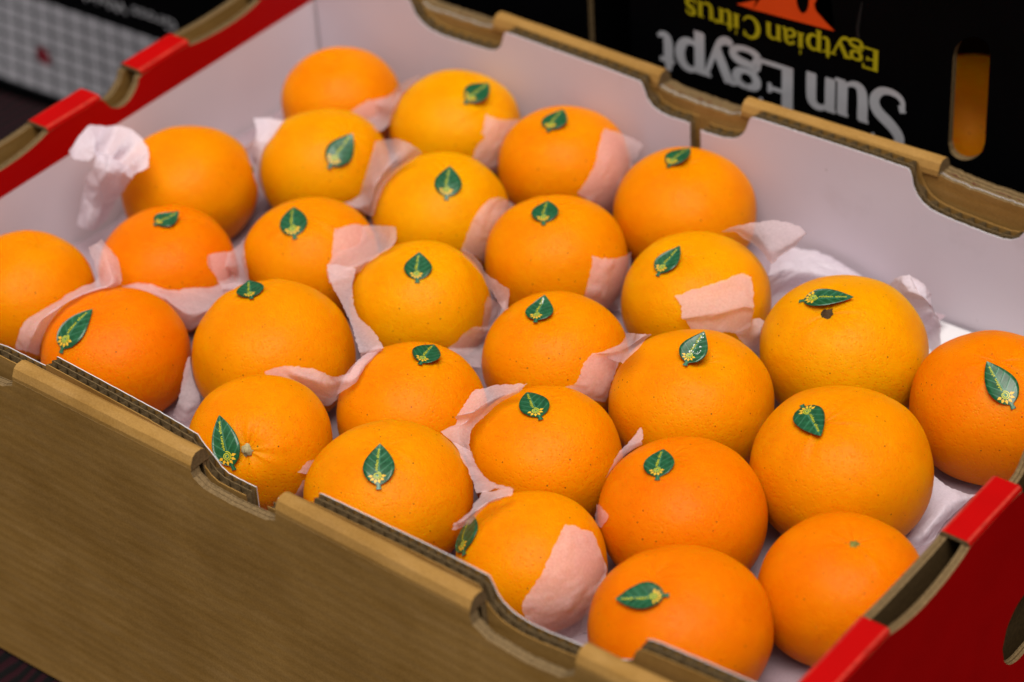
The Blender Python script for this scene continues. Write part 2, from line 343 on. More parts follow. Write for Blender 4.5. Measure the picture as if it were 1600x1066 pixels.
rNi = smooth_prof([(-.05, -.0022), (.0570, -.0022), (.0640, -.0034), (.0950, -.0040), (.1210, -.0034), (.1265, -.0022), (.1735, -.0022), (.1765, -.0060), (.1830, -.0140), (.1905, -.0165), (.1990, -.0140), (.2055, -.0060), (.2085, -.0022), (.2500, -.0022), (.27, -.004), (.30, -.004), (.3150, -.0022), (.43, -.0022)], 1)
ri = lambda u, w, z: (.5662 + w, u, z); ro = lambda u, w, z: (.5822 - w, u, z)
cpart(ply('inner_end_wall', C, ri, -.008, .386, rNi, -.205, .0042, [M_RW, M_SHADED_CORE, M_CUT, M_SHADED_CORE], 23., amp=.0002))  # hollow-side face painted dark, as shade behind the hand hole
HA, HB, HZ, HR = .1660, .2600, -.0950, .0210       # oval hand hole in the right end wall
def hd(u):
    if u < HA + HR: x = (HA + HR - u) / HR
    elif u > HB - HR: x = (u - HB + HR) / HR
    else: x = 0
    return HR * math.sqrt(max(0, 1 - min(1, x) ** 2))
rt = rough(rN, .0002, 24.)
hs = [(Y0, HA, lambda u: ZB, rt), (HA, HB, lambda u: ZB, lambda u: HZ - hd(u)), (HA, HB, lambda u: HZ + hd(u), rt), (HB, Y1, lambda u: ZB, rt)]
cpart(ply('outer_end_wall', C, ro, Y0, Y1, rN, ZB, .0042, RO, 24., hs))
for a, b in ((Y0, .0575), (.1262, .1740), (.2082, .2505), (.3150, Y1)):
    cpart(cap('red_ledge', C, lambda u, w, z: (.5822 - w * .914, u, z), a, b, LS, M_RED, M_CUT, worn=M_WORN))
cpart(obj('divider_board', mesh('divider_board', [(x, y, z) for z in (-.0935, -.0905) for x, y in ((-.030, -.002), (.565, -.002), (.565, .3765), (-.030, .3765))], [(3, 2, 1, 0), (4, 5, 6, 7), (0, 1, 5, 4), (1, 2, 6, 5), (2, 3, 7, 6), (3, 0, 4, 7)]), C, [M_FLOOR]))
cpart(obj('bottom_board', mesh('bottom_board', [(x, y, z) for z in (-.2210, -.2170) for x, y in ((-.0445, -.0165), (.5775, -.0165), (.5775, .3925), (-.0445, .3925))], [(3, 2, 1, 0), (4, 5, 6, 7), (0, 1, 5, 4), (1, 2, 6, 5), (2, 3, 7, 6), (3, 0, 4, 7)]), C, [M_KX]))

# ------------------------------------------------------------------ oranges
ORANGE={
 1:(0.0281,0.3333,-0.0563,0.0370),
 2:(0.1128,0.3397,-0.0515,0.0397),
 3:(0.0703,0.2685,-0.0547,0.0388),
 4:(0.1931,0.3411,-0.0503,0.0387),
 5:(0.0184,0.2063,-0.0535,0.0402),
 6:(0.1611,0.2656,-0.0542,0.0395),
 7:(0.2796,0.3387,-0.0503,0.0406),
 8:(0.0662,0.1383,-0.0545,0.0391),
 9:(0.1261,0.1916,-0.0552,0.0382),
 10:(0.2440,0.2651,-0.0536,0.0401),
 11:(0.0157,0.0756,-0.0544,0.0393),
 12:(0.2066,0.1903,-0.0548,0.0387),
 13:(0.3318,0.2742,-0.0530,0.0408),
 14:(0.0998,0.0619,-0.0536,0.0401),
 15:(0.1735,0.1071,-0.0506,0.0436),
 16:(0.2991,0.1908,-0.0543,0.0393),
 17:(0.4251,0.2747,-0.0501,0.0441),
 18:(0.2636,0.1132,-0.0543,0.0393),
 19:(0.2211,0.0438,-0.0474,0.0375),
 20:(0.3831,0.1952,-0.0516,0.0424),
 21:(0.3442,0.1209,-0.0543,0.0393),
 22:(0.5118,0.2774,-0.0514,0.0426),
 23:(0.3052,0.0451,-0.0466,0.0418),
 24:(0.4764,0.1897,-0.0484,0.0449),
 25:(0.4289,0.1207,-0.0525,0.0414),
 26:(0.3854,0.0553,-0.0565,0.0367),
 27:(0.5211,0.1182,-0.0538,0.0399),
 28:(0.4755,0.0507,-0.0511,0.0430),
}
STEM={2: [0.664, 0.004, 0.747], 3: [0.473, 0.112, 0.874], 4: [0.119, -0.046, 0.992], 6: [0.219, 0.047, 0.975], 7: [0.045, 0.052, 0.998], 8: [0.037, 0.27, 0.962], 9: [0.046, -0.082, 0.996], 10: [-0.097, 0.082, 0.992], 12: [0.14, 0.087, 0.986], 13: [-0.06, -0.229, 0.971], 14: [-0.195, -0.014, 0.981], 15: [-0.398, 0.223, 0.89], 16: [0.027, -0.129, 0.991], 17: [-0.027, -0.347, 0.937], 18: [0.187, 0.348, 0.919], 19: [0.436, -0.667, 0.604], 20: [0.258, -0.035, 0.966], 21: [-0.153, 0.179, 0.972], 22: [0.092, -0.122, 0.988], 23: [-0.005, -0.01, 1.0], 24: [-0.099, -0.261, 0.96], 25: [-0.225, 0.056, 0.973], 26: [-0.478, -0.151, 0.866], 27: [0.149, 0.001, 0.989], 28: [-0.199, -0.199, 0.96], 5: [0.601, 0.783, 0.161], 1: [-0.048, -0.051, 0.998], 11: [0.111, 0.325, 0.939]}
LEAF={
 2:[[0.13109, 0.32863, -0.02121], [0.12975, 0.353, -0.0213]],
 3:[[0.09432, 0.24652, -0.0347], [0.09239, 0.27064, -0.02585]],
 4:[[0.19384, 0.3266, -0.01809], [0.1886, 0.34856, -0.01653]],
 6:[[0.18064, 0.24848, -0.02708], [0.16829, 0.26824, -0.01947]],
 7:[[0.27556, 0.32921, -0.01513], [0.27405, 0.35343, -0.01669]],
 8:[[0.066, 0.13284, -0.01988], [0.07013, 0.14893, -0.02098]],
 9:[[0.13518, 0.17185, -0.02674], [0.11695, 0.19177, -0.02194]],
 10:[[0.2477, 0.25053, -0.02015], [0.2364, 0.26981, -0.01852]],
 12:[[0.21997, 0.1747, -0.02512], [0.20769, 0.19203, -0.02017]],
 13:[[0.32478, 0.24916, -0.02443], [0.32578, 0.26946, -0.01713]],
 14:[[0.09629, 0.02895, -0.03234], [0.09558, 0.05449, -0.01847]],
 15:[[0.16788, 0.10196, -0.01229], [0.15344, 0.11565, -0.01435]],
 16:[[0.29767, 0.17677, -0.02128], [0.28985, 0.19613, -0.02031]],
 17:[[0.40584, 0.26105, -0.01657], [0.43155, 0.27294, -0.01118]],
 18:[[0.27194, 0.11347, -0.01982], [0.26475, 0.13414, -0.02205]],
 19:[[0.23548, 0.01054, -0.03609], [0.21696, 0.02384, -0.01889]],
 20:[[0.38821, 0.1823, -0.01563], [0.38649, 0.20328, -0.0064]],
 21:[[0.35033, 0.11188, -0.02049], [0.32959, 0.12753, -0.02208]],
 22:[[0.53493, 0.25382, -0.02654], [0.51237, 0.26599, -0.01466]],
 23:[[0.32071, 0.02242, -0.01793], [0.30628, 0.04182, -0.00934]],
 24:[[0.45654, 0.18386, -0.01264], [0.47811, 0.1677, -0.01327]],
 25:[[0.42658, 0.10328, -0.01878], [0.41594, 0.12339, -0.0173]],
 26:[[0.36767, 0.02752, -0.04047], [0.35738, 0.04805, -0.03538]],
 28:[[0.48036, 0.03558, -0.01535], [0.45892, 0.02602, -0.02287]],
}
TISSUE=[
 ('crumpled bunched tissue standing in the left corner against the white end wall',[[[(-0.0107,0.1463,-0.006),(-0.0136,0.1588,-0.002),(-0.0148,0.1682,0.0),(-0.0108,0.175,-0.003)],[(-0.0082,0.1466,-0.01),(-0.0063,0.1532,-0.006),(-0.0037,0.1606,-0.003),(-0.0046,0.1662,-0.005)],[(-0.001,0.1518,-0.012),(0.0,0.1543,-0.01),(0.001,0.1552,-0.008),(-0.0005,0.1583,-0.008)]],[[(-0.0078,0.1713,-0.001),(-0.0022,0.1785,-0.002),(0.0065,0.18,-0.002),(0.0177,0.177,-0.004),(0.0273,0.1724,-0.006),(0.0353,0.1623,-0.009)],[(-0.0005,0.1594,-0.003),(-0.0006,0.1688,-0.008),(0.0136,0.1636,-0.003),(0.0157,0.1665,-0.009),(0.0289,0.1579,-0.005),(0.0307,0.1562,-0.012)],[(0.0013,0.1551,-0.01),(0.0043,0.1568,-0.012),(0.0117,0.1538,-0.01),(0.0132,0.1566,-0.014),(0.0232,0.153,-0.012),(0.0295,0.1544,-0.014)]],[[(-0.0006,0.1574,-0.008),(0.014,0.1537,-0.004),(0.0215,0.1556,-0.008),(0.0307,0.1562,-0.012)],[(0.0017,0.151,-0.015),(0.0155,0.148,-0.012),(0.0192,0.1538,-0.016),(0.0237,0.1593,-0.02)],[(-0.0095,0.1534,-0.028),(0.0072,0.1488,-0.024),(0.0109,0.1546,-0.028),(0.0138,0.1614,-0.032)],[(-0.014,0.152,-0.042),(-0.0035,0.1512,-0.04),(0.0012,0.1539,-0.042),(0.0009,0.1649,-0.046)],[(-0.0212,0.1513,-0.062),(-0.0092,0.1476,-0.06),(-0.0062,0.1531,-0.062),(-0.0082,0.1637,-0.062)]]]),
 ('small white tissue corner left of the large leaf orange below the far corner orange',[[[(0.0313,0.2535,-0.025),(0.0385,0.259,-0.025),(0.048,0.2608,-0.025)],[(0.0416,0.2434,-0.03),(0.044,0.2492,-0.03),(0.0502,0.249,-0.03)],[(0.0362,0.2318,-0.038),(0.0405,0.2411,-0.034),(0.047,0.2432,-0.036)],[(0.0356,0.2355,-0.05),(0.0391,0.2419,-0.05),(0.05,0.2365,-0.05)],[(0.0426,0.2331,-0.062),(0.0464,0.2356,-0.062),(0.0543,0.2309,-0.062)]]]),
 ('pink tissue wedge tucked between the far corner orange and the yellow orange beside it',[[[(0.0554,0.3096,-0.0434),(0.0602,0.3224,-0.0394),(0.0632,0.3385,-0.0421),(0.0894,0.3182,-0.018),(0.0868,0.3438,-0.022)],[(0.0595,0.3118,-0.0486),(0.0646,0.3238,-0.0477),(0.0907,0.3096,-0.026),(0.0871,0.3247,-0.026),(0.0844,0.3432,-0.026)],[(0.0884,0.2895,-0.034),(0.0941,0.2974,-0.034),(0.0893,0.3114,-0.034),(0.0835,0.3294,-0.034),(0.0775,0.3476,-0.034)]]]),
 ('folded pink tissue flap with pale top edge, right of the large leaf orange',[[[(0.102,0.2799,-0.0314),(0.1353,0.2601,-0.008),(0.1487,0.2583,-0.006),(0.1563,0.2588,-0.01)],[(0.1057,0.2715,-0.0354),(0.1376,0.2543,-0.014),(0.1472,0.2543,-0.012),(0.1506,0.26,-0.016)],[(0.1084,0.2596,-0.0444),(0.1401,0.2349,-0.022),(0.1404,0.2428,-0.024),(0.1402,0.2543,-0.026)],[(0.1085,0.2543,-0.0529),(0.1371,0.2313,-0.034),(0.1403,0.2346,-0.036),(0.1363,0.2462,-0.036)],[(0.1155,0.2346,-0.044),(0.1275,0.2329,-0.044),(0.1379,0.2318,-0.044),(0.1382,0.2383,-0.044)]]]),
 ('pink tissue tab on the right flank of the yellow orange at the back wall',[[[(0.1439,0.3325,-0.0265),(0.1492,0.3394,-0.0318),(0.1494,0.3581,-0.041)],[(0.1465,0.3234,-0.0353),(0.1507,0.33,-0.0387),(0.1529,0.341,-0.0415)],[(0.1463,0.316,-0.0452),(0.1504,0.3217,-0.0522),(0.1527,0.3294,-0.0568)],[(0.1455,0.3147,-0.0501),(0.1492,0.3216,-0.0574),(0.15,0.3315,-0.0652)]]]),
 ('broad pink tissue tab on the right flank of the third orange along the back wall',[[[(0.2163,0.3511,-0.0212),(0.22,0.3645,-0.0313),(0.2264,0.3743,-0.0414)],[(0.2226,0.3359,-0.0262),(0.2283,0.3433,-0.0325),(0.2299,0.3582,-0.0474)],[(0.2254,0.3273,-0.0323),(0.2311,0.3328,-0.0398),(0.2338,0.3424,-0.0506)],[(0.2227,0.3147,-0.0447),(0.2287,0.3228,-0.0531),(0.2271,0.3393,-0.069)]]]),
 ('pink tissue tab with a bright tip on the right flank of the second row orange',[[[(0.1955,0.2686,-0.0324),(0.1961,0.2793,-0.0368),(0.1937,0.2948,-0.0519)],[(0.196,0.2579,-0.034),(0.1993,0.2638,-0.0379),(0.202,0.2736,-0.0472)],[(0.1961,0.2508,-0.0396),(0.2003,0.2559,-0.046),(0.2025,0.2634,-0.0552)],[(0.1946,0.2421,-0.0525),(0.1985,0.2504,-0.0601),(0.1973,0.2586,-0.0698)]]]),
 ('large pink tissue piece running down between oranges left of centre, squared pale top',[[[(0.1481,0.1906,-0.0258),(0.1524,0.2104,-0.0328),(0.1886,0.1954,-0.012)],[(0.1535,0.1825,-0.0307),(0.1596,0.1972,-0.0347),(0.1925,0.1879,-0.018)],[(0.1563,0.1726,-0.0389),(0.1746,0.1694,-0.028),(0.185,0.1779,-0.026)],[(0.1705,0.1589,-0.034),(0.1782,0.1663,-0.032),(0.1793,0.1755,-0.034)]],[[(0.1681,0.1605,-0.024),(0.174,0.1643,-0.024),(0.1847,0.1655,-0.024)],[(0.1838,0.147,-0.024),(0.1887,0.1481,-0.024),(0.1955,0.1496,-0.024)],[(0.2047,0.1327,-0.022),(0.21,0.1327,-0.022),(0.2142,0.132,-0.022)],[(0.2268,0.1152,-0.02),(0.2304,0.1202,-0.02),(0.2317,0.1238,-0.02)],[(0.2388,0.1051,-0.02),(0.2424,0.1101,-0.02),(0.2466,0.1148,-0.02)],[(0.2379,0.1069,-0.026),(0.2407,0.1113,-0.026),(0.2431,0.1156,-0.026)]]]),
 ('pink tissue square stuck on the right flank of the middle third row orange',[[[(0.2775,0.2552,-0.0329),(0.2829,0.2682,-0.0396),(0.2768,0.2919,-0.0512)],[(0.2797,0.25,-0.0391),(0.2849,0.2609,-0.0456),(0.2827,0.2809,-0.0582)],[(0.28,0.2437,-0.0494),(0.2845,0.2548,-0.0585),(0.2824,0.2746,-0.0702)],[(0.2788,0.2422,-0.0532),(0.2788,0.266,-0.0752),(0.2841,0.2696,-0.0753)]]]),
 ('small folded pink tissue beside the low leaf orange near the left end wall',[[[(0.0993,0.1401,-0.0318),(0.0998,0.1558,-0.0384),(0.1195,0.1485,-0.018)],[(0.1024,0.1353,-0.0342),(0.1039,0.1464,-0.0422),(0.131,0.1357,-0.022)],[(0.1062,0.138,-0.0464),(0.1062,0.1496,-0.0489),(0.1371,0.1302,-0.03)],[(0.1193,0.1269,-0.04),(0.1241,0.1315,-0.04),(0.1306,0.1321,-0.04)]]]),
 ('long curling tissue band between the cropped left edge orange and the next orange',[[[(0.0507,0.0961,-0.02),(0.0569,0.0976,-0.016),(0.0516,0.1071,-0.02)],[(0.062,0.0892,-0.022),(0.0711,0.0906,-0.016),(0.0703,0.0991,-0.022)],[(0.0703,0.0819,-0.026),(0.0881,0.0763,-0.018),(0.0874,0.0846,-0.024)],[(0.0674,0.0706,-0.026),(0.082,0.0664,-0.02),(0.0802,0.0768,-0.026)],[(0.064,0.0561,-0.028),(0.079,0.0511,-0.02),(0.0706,0.0661,-0.028)],[(0.0602,0.0393,-0.03),(0.0771,0.035,-0.022),(0.0701,0.0526,-0.032)],[(0.0622,0.0298,-0.034),(0.0774,0.0272,-0.028),(0.0702,0.043,-0.038)],[(0.0574,0.0286,-0.045),(0.071,0.0261,-0.04),(0.0704,0.0344,-0.048)]]]),
 ('pink tissue trough under the low leaf orange near the left end wall',[[[(0.0693,0.1008,-0.0413),(0.0829,0.1067,-0.0378),(0.0931,0.112,-0.0413),(0.1018,0.1235,-0.0435),(0.106,0.1374,-0.0478),(0.1347,0.132,-0.032)],[(0.074,0.0999,-0.042),(0.0953,0.103,-0.042),(0.114,0.1009,-0.042),(0.1214,0.1058,-0.042),(0.1253,0.1169,-0.042),(0.1258,0.136,-0.042)],[(0.0646,0.1142,-0.058),(0.0887,0.1131,-0.058),(0.1102,0.1057,-0.058),(0.1133,0.1085,-0.058),(0.1136,0.1216,-0.058),(0.1127,0.1435,-0.058)]]]),
 ('tall double tissue piece wrapped round the right side of the speckled centre orange',[[[(0.228,0.2051,-0.018),(0.2398,0.2012,-0.018),(0.256,0.1912,-0.016),(0.2728,0.1867,-0.016)],[(0.2235,0.2088,-0.026),(0.2389,0.2022,-0.026),(0.2586,0.1888,-0.024),(0.2728,0.1838,-0.03)]],[[(0.2443,0.2038,-0.0417),(0.2418,0.2183,-0.056),(0.2418,0.2227,-0.0522)],[(0.2471,0.1964,-0.0477),(0.2424,0.2112,-0.0623),(0.2448,0.2157,-0.0602)],[(0.2473,0.1927,-0.0543),(0.2441,0.2039,-0.062),(0.245,0.208,-0.0667)],[(0.2478,0.1856,-0.0507),(0.2481,0.193,-0.058),(0.2436,0.2058,-0.0676)],[(0.2419,0.1702,-0.0577),(0.2453,0.1819,-0.0631),(0.2433,0.1994,-0.0725)],[(0.2588,0.1579,-0.05),(0.268,0.1572,-0.05),(0.2738,0.1597,-0.05)]]]),
 ('folded tissue with pointed pale flap on the right flank of the orange below centre',[[[(0.3311,0.2095,-0.0344),(0.3601,0.1807,-0.006),(0.3689,0.1812,-0.004)],[(0.3355,0.1987,-0.033),(0.3596,0.1757,-0.01),(0.3656,0.179,-0.008)],[(0.3313,0.1803,-0.0304),(0.3374,0.1847,-0.0335),(0.3601,0.1675,-0.016)]],[[(0.3305,0.1814,-0.0314),(0.3348,0.1883,-0.0352),(0.3366,0.2009,-0.0406)],[(0.3299,0.1748,-0.0346),(0.3353,0.1829,-0.0382),(0.3382,0.1934,-0.0427)],[(0.3304,0.1698,-0.0395),(0.3358,0.1763,-0.0434),(0.3396,0.1854,-0.0488)],[(0.3288,0.1651,-0.043),(0.3358,0.1731,-0.0484),(0.3394,0.1823,-0.057)],[(0.3147,0.1546,-0.0448),(0.3297,0.1647,-0.0482),(0.3383,0.182,-0.0606)]]]),
 ('torn square of tissue standing in front of the orange right of centre',[[[(0.3399,0.2427,-0.0272),(0.3484,0.2519,-0.0245),(0.3561,0.2634,-0.0236),(0.3605,0.2751,-0.0239),(0.3644,0.279,-0.0263)],[(0.3456,0.2403,-0.0302),(0.3531,0.2479,-0.0285),(0.3604,0.2581,-0.0276),(0.3651,0.2694,-0.0283),(0.3704,0.2723,-0.0313)],[(0.3497,0.2354,-0.034),(0.3588,0.2425,-0.0321),(0.3656,0.2504,-0.0317),(0.3716,0.2613,-0.0325),(0.3747,0.2659,-0.0357)],[(0.3506,0.2377,-0.0371),(0.3584,0.243,-0.0371),(0.3665,0.252,-0.0374),(0.3715,0.2628,-0.0377),(0.3737,0.2667,-0.0408)],[(0.3537,0.2384,-0.0421),(0.3603,0.2431,-0.0427),(0.3664,0.249,-0.0447),(0.3709,0.2557,-0.047),(0.374,0.2644,-0.0476)]],[[(0.3776,0.2421,-0.036),(0.3841,0.2478,-0.034),(0.3813,0.2569,-0.034),(0.3864,0.2602,-0.036)],[(0.3754,0.2489,-0.044),(0.3819,0.2512,-0.044),(0.3845,0.2551,-0.042),(0.389,0.2557,-0.046)],[(0.3727,0.2609,-0.06),(0.3789,0.2595,-0.06),(0.3833,0.259,-0.06),(0.3816,0.2647,-0.06)]]]),
 ('translucent pink tissue flap lifted behind the orange right of centre',[[[(0.3415,0.2853,-0.01),(0.3497,0.2958,-0.008),(0.3607,0.3038,-0.006),(0.3744,0.3076,-0.006),(0.3817,0.305,-0.008)],[(0.3442,0.2948,-0.016),(0.3555,0.2963,-0.016),(0.3673,0.2938,-0.016),(0.376,0.2989,-0.014),(0.3797,0.3064,-0.012)],[(0.344,0.3049,-0.026),(0.357,0.3002,-0.026),(0.3679,0.2929,-0.026),(0.3682,0.3031,-0.026),(0.3709,0.3102,-0.024)]]]),
 ('wide white tissue sheet leaning on the back wall behind the largest right hand orange',[[[(0.3207,0.366,-0.0809),(0.3297,0.372,-0.0738),(0.346,0.374,-0.0707),(0.3634,0.374,-0.0729),(0.3774,0.374,-0.0768),(0.3949,0.374,-0.0793)],[(0.3569,0.3068,-0.045),(0.3576,0.3281,-0.052),(0.3653,0.339,-0.058),(0.3762,0.3449,-0.062),(0.3857,0.3532,-0.068),(0.3977,0.3644,-0.076)],[(0.3549,0.3023,-0.058),(0.3548,0.3179,-0.066),(0.3582,0.3342,-0.07),(0.3668,0.3437,-0.074),(0.3777,0.3531,-0.078),(0.3922,0.3635,-0.082)],[(0.3504,0.3041,-0.076),(0.3565,0.3076,-0.08),(0.3576,0.3189,-0.082),(0.3617,0.3322,-0.084),(0.3765,0.3419,-0.084),(0.3899,0.354,-0.086)]]]),
 ('rounded white tissue lump beside the largest right hand orange',[[[(0.4242,0.3199,-0.034),(0.4293,0.3188,-0.026),(0.4365,0.3195,-0.022),(0.4452,0.3215,-0.026),(0.4478,0.3228,-0.032)],[(0.4284,0.3214,-0.042),(0.4393,0.3153,-0.03),(0.4464,0.3165,-0.03),(0.4492,0.32,-0.036),(0.4494,0.3264,-0.046)],[(0.437,0.3278,-0.058),(0.4405,0.3283,-0.054),(0.4421,0.3322,-0.054),(0.4435,0.3369,-0.058),(0.4462,0.3388,-0.064)],[(0.4362,0.3418,-0.084),(0.4374,0.3425,-0.084),(0.4403,0.3409,-0.084),(0.4438,0.3397,-0.084),(0.447,0.3384,-0.084)]]]),
 ('crinkled tissue strip on the upper left of the orange in the middle of the front',[[[(0.3135,0.1061,-0.014),(0.3207,0.1171,-0.014),(0.3342,0.1223,-0.012)],[(0.3129,0.0987,-0.018),(0.3244,0.1051,-0.014),(0.3323,0.1197,-0.016)],[(0.3139,0.09,-0.02),(0.3228,0.0941,-0.016),(0.3249,0.1079,-0.022)],[(0.314,0.09,-0.024),(0.3199,0.094,-0.022),(0.3229,0.1009,-0.024)],[(0.3098,0.0828,-0.026),(0.3171,0.0871,-0.024),(0.3211,0.0934,-0.028)],[(0.3173,0.0798,-0.028),(0.3249,0.0806,-0.026),(0.3269,0.0844,-0.03)],[(0.3273,0.0761,-0.03),(0.3321,0.0764,-0.028),(0.3328,0.0792,-0.032)]],[[(0.3161,0.0803,-0.028),(0.3253,0.0791,-0.026),(0.3312,0.0806,-0.028)],[(0.3313,0.0716,-0.026),(0.3362,0.0724,-0.026),(0.343,0.0698,-0.026)],[(0.3469,0.0606,-0.024),(0.3511,0.0616,-0.024),(0.357,0.0632,-0.024)],[(0.3572,0.0511,-0.022),(0.3627,0.0571,-0.022),(0.3695,0.0628,-0.022)]]]),
 ('twisted pale tissue tip above the front orange with a tissue covered side',[[[(0.3605,0.051,-0.02),(0.3674,0.0538,-0.018),(0.3729,0.0592,-0.018)],[(0.361,0.0467,-0.022),(0.3702,0.0468,-0.017),(0.3762,0.0539,-0.018)],[(0.363,0.0383,-0.022),(0.3694,0.0369,-0.018),(0.3685,0.0466,-0.022)],[(0.3622,0.0275,-0.022),(0.367,0.0279,-0.02),(0.3688,0.0332,-0.024)],[(0.3626,0.0256,-0.026),(0.3646,0.027,-0.026),(0.3658,0.0289,-0.026)]]]),
 ('pink tissue strip with a lifted pale edge below the wide orange left of centre',[[[(0.1982,0.0754,-0.0318),(0.2065,0.0844,-0.0299),(0.2158,0.0934,-0.0334),(0.24,0.0822,-0.022),(0.2466,0.0872,-0.02),(0.2429,0.0992,-0.02),(0.2409,0.1157,-0.022)],[(0.1974,0.0794,-0.038),(0.2086,0.0836,-0.036),(0.2232,0.0848,-0.034),(0.2394,0.0827,-0.03),(0.2493,0.0882,-0.026),(0.2471,0.0998,-0.024),(0.2424,0.1191,-0.026)],[(0.1953,0.089,-0.05),(0.2051,0.0925,-0.054),(0.2156,0.0952,-0.058),(0.2206,0.0971,-0.058),(0.2242,0.1012,-0.054),(0.2254,0.1058,-0.048),(0.2313,0.1103,-0.04)]]]),
 ('thin upright tissue sliver left of the soft focus orange in the right front',[[[(0.3936,0.135,-0.022),(0.3944,0.1355,-0.022),(0.3958,0.134,-0.022)],[(0.3943,0.1263,-0.024),(0.3966,0.1279,-0.024),(0.399,0.1294,-0.024)],[(0.3927,0.118,-0.028),(0.3957,0.1224,-0.028),(0.3987,0.128,-0.028)],[(0.3916,0.1094,-0.038),(0.392,0.1132,-0.038),(0.3931,0.1182,-0.038)]]]),
 ('tiny tissue shred on the left flank of the soft focus orange in the right front',[[[(0.3943,0.0963,-0.044),(0.3983,0.0932,-0.0404),(0.4018,0.0905,-0.0389)],[(0.3932,0.0954,-0.0508),(0.4018,0.0887,-0.0425),(0.409,0.0859,-0.0379)],[(0.3959,0.0925,-0.0544),(0.4013,0.0874,-0.0487),(0.4043,0.0856,-0.0464)]]]),
 ('broad pink tissue panel covering the right side of the front orange',[[[(0.4035,0.0605,-0.0268),(0.4061,0.064,-0.0288),(0.4094,0.0664,-0.0317),(0.4112,0.071,-0.0353)],[(0.4068,0.0478,-0.029),(0.4112,0.0529,-0.0313),(0.4157,0.0607,-0.0359),(0.4193,0.0676,-0.0442)],[(0.4086,0.0332,-0.0374),(0.4153,0.039,-0.0403),(0.4216,0.049,-0.0457),(0.4218,0.0679,-0.0529)],[(0.405,0.0226,-0.0485),(0.4134,0.0281,-0.0532),(0.4207,0.0382,-0.0571),(0.4246,0.0565,-0.0569)],[(0.4072,0.0221,-0.0559),(0.4125,0.0283,-0.066),(0.4147,0.0421,-0.0807),(0.4219,0.0496,-0.0794)]]]),
 ('white tissue lying on the liner beside the red end wall at the right',[[[(0.5024,0.2357,-0.07),(0.5149,0.2346,-0.074),(0.5242,0.2425,-0.078)],[(0.5089,0.2155,-0.074),(0.5198,0.2182,-0.07),(0.5235,0.2341,-0.078)],[(0.5116,0.198,-0.078),(0.5213,0.1984,-0.072),(0.5219,0.2149,-0.08)],[(0.5106,0.1895,-0.082),(0.5192,0.1935,-0.082),(0.5227,0.2018,-0.082)]]]),
 ('small pink tissue shred on the lower left corner orange next to the cardboard front',[[[(0.2581,0.0317,-0.0418),(0.2593,0.0394,-0.0395),(0.2601,0.0439,-0.0421)],[(0.2592,0.034,-0.0441),(0.2604,0.0401,-0.046),(0.2606,0.0445,-0.0485)]],[[(0.2592,0.0334,-0.0482),(0.2598,0.0363,-0.0499),(0.2597,0.0389,-0.0534)],[(0.2576,0.0305,-0.0536),(0.2579,0.0354,-0.0577),(0.2533,0.045,-0.0684)],[(0.254,0.0268,-0.0593),(0.2523,0.0364,-0.0675),(0.2566,0.0416,-0.0726)]]]),
 ('pink tissue spike standing between the stickered lower left orange and its right neighbour',[[[(0.1388,0.0769,-0.048),(0.1413,0.078,-0.046),(0.1442,0.0768,-0.05)],[(0.142,0.0677,-0.058),(0.1452,0.0712,-0.058),(0.15,0.073,-0.058)],[(0.1432,0.0609,-0.066),(0.1498,0.0619,-0.066),(0.1536,0.0678,-0.066)],[(0.1386,0.06,-0.076),(0.1477,0.0593,-0.076),(0.1512,0.065,-0.076)]]]),
]

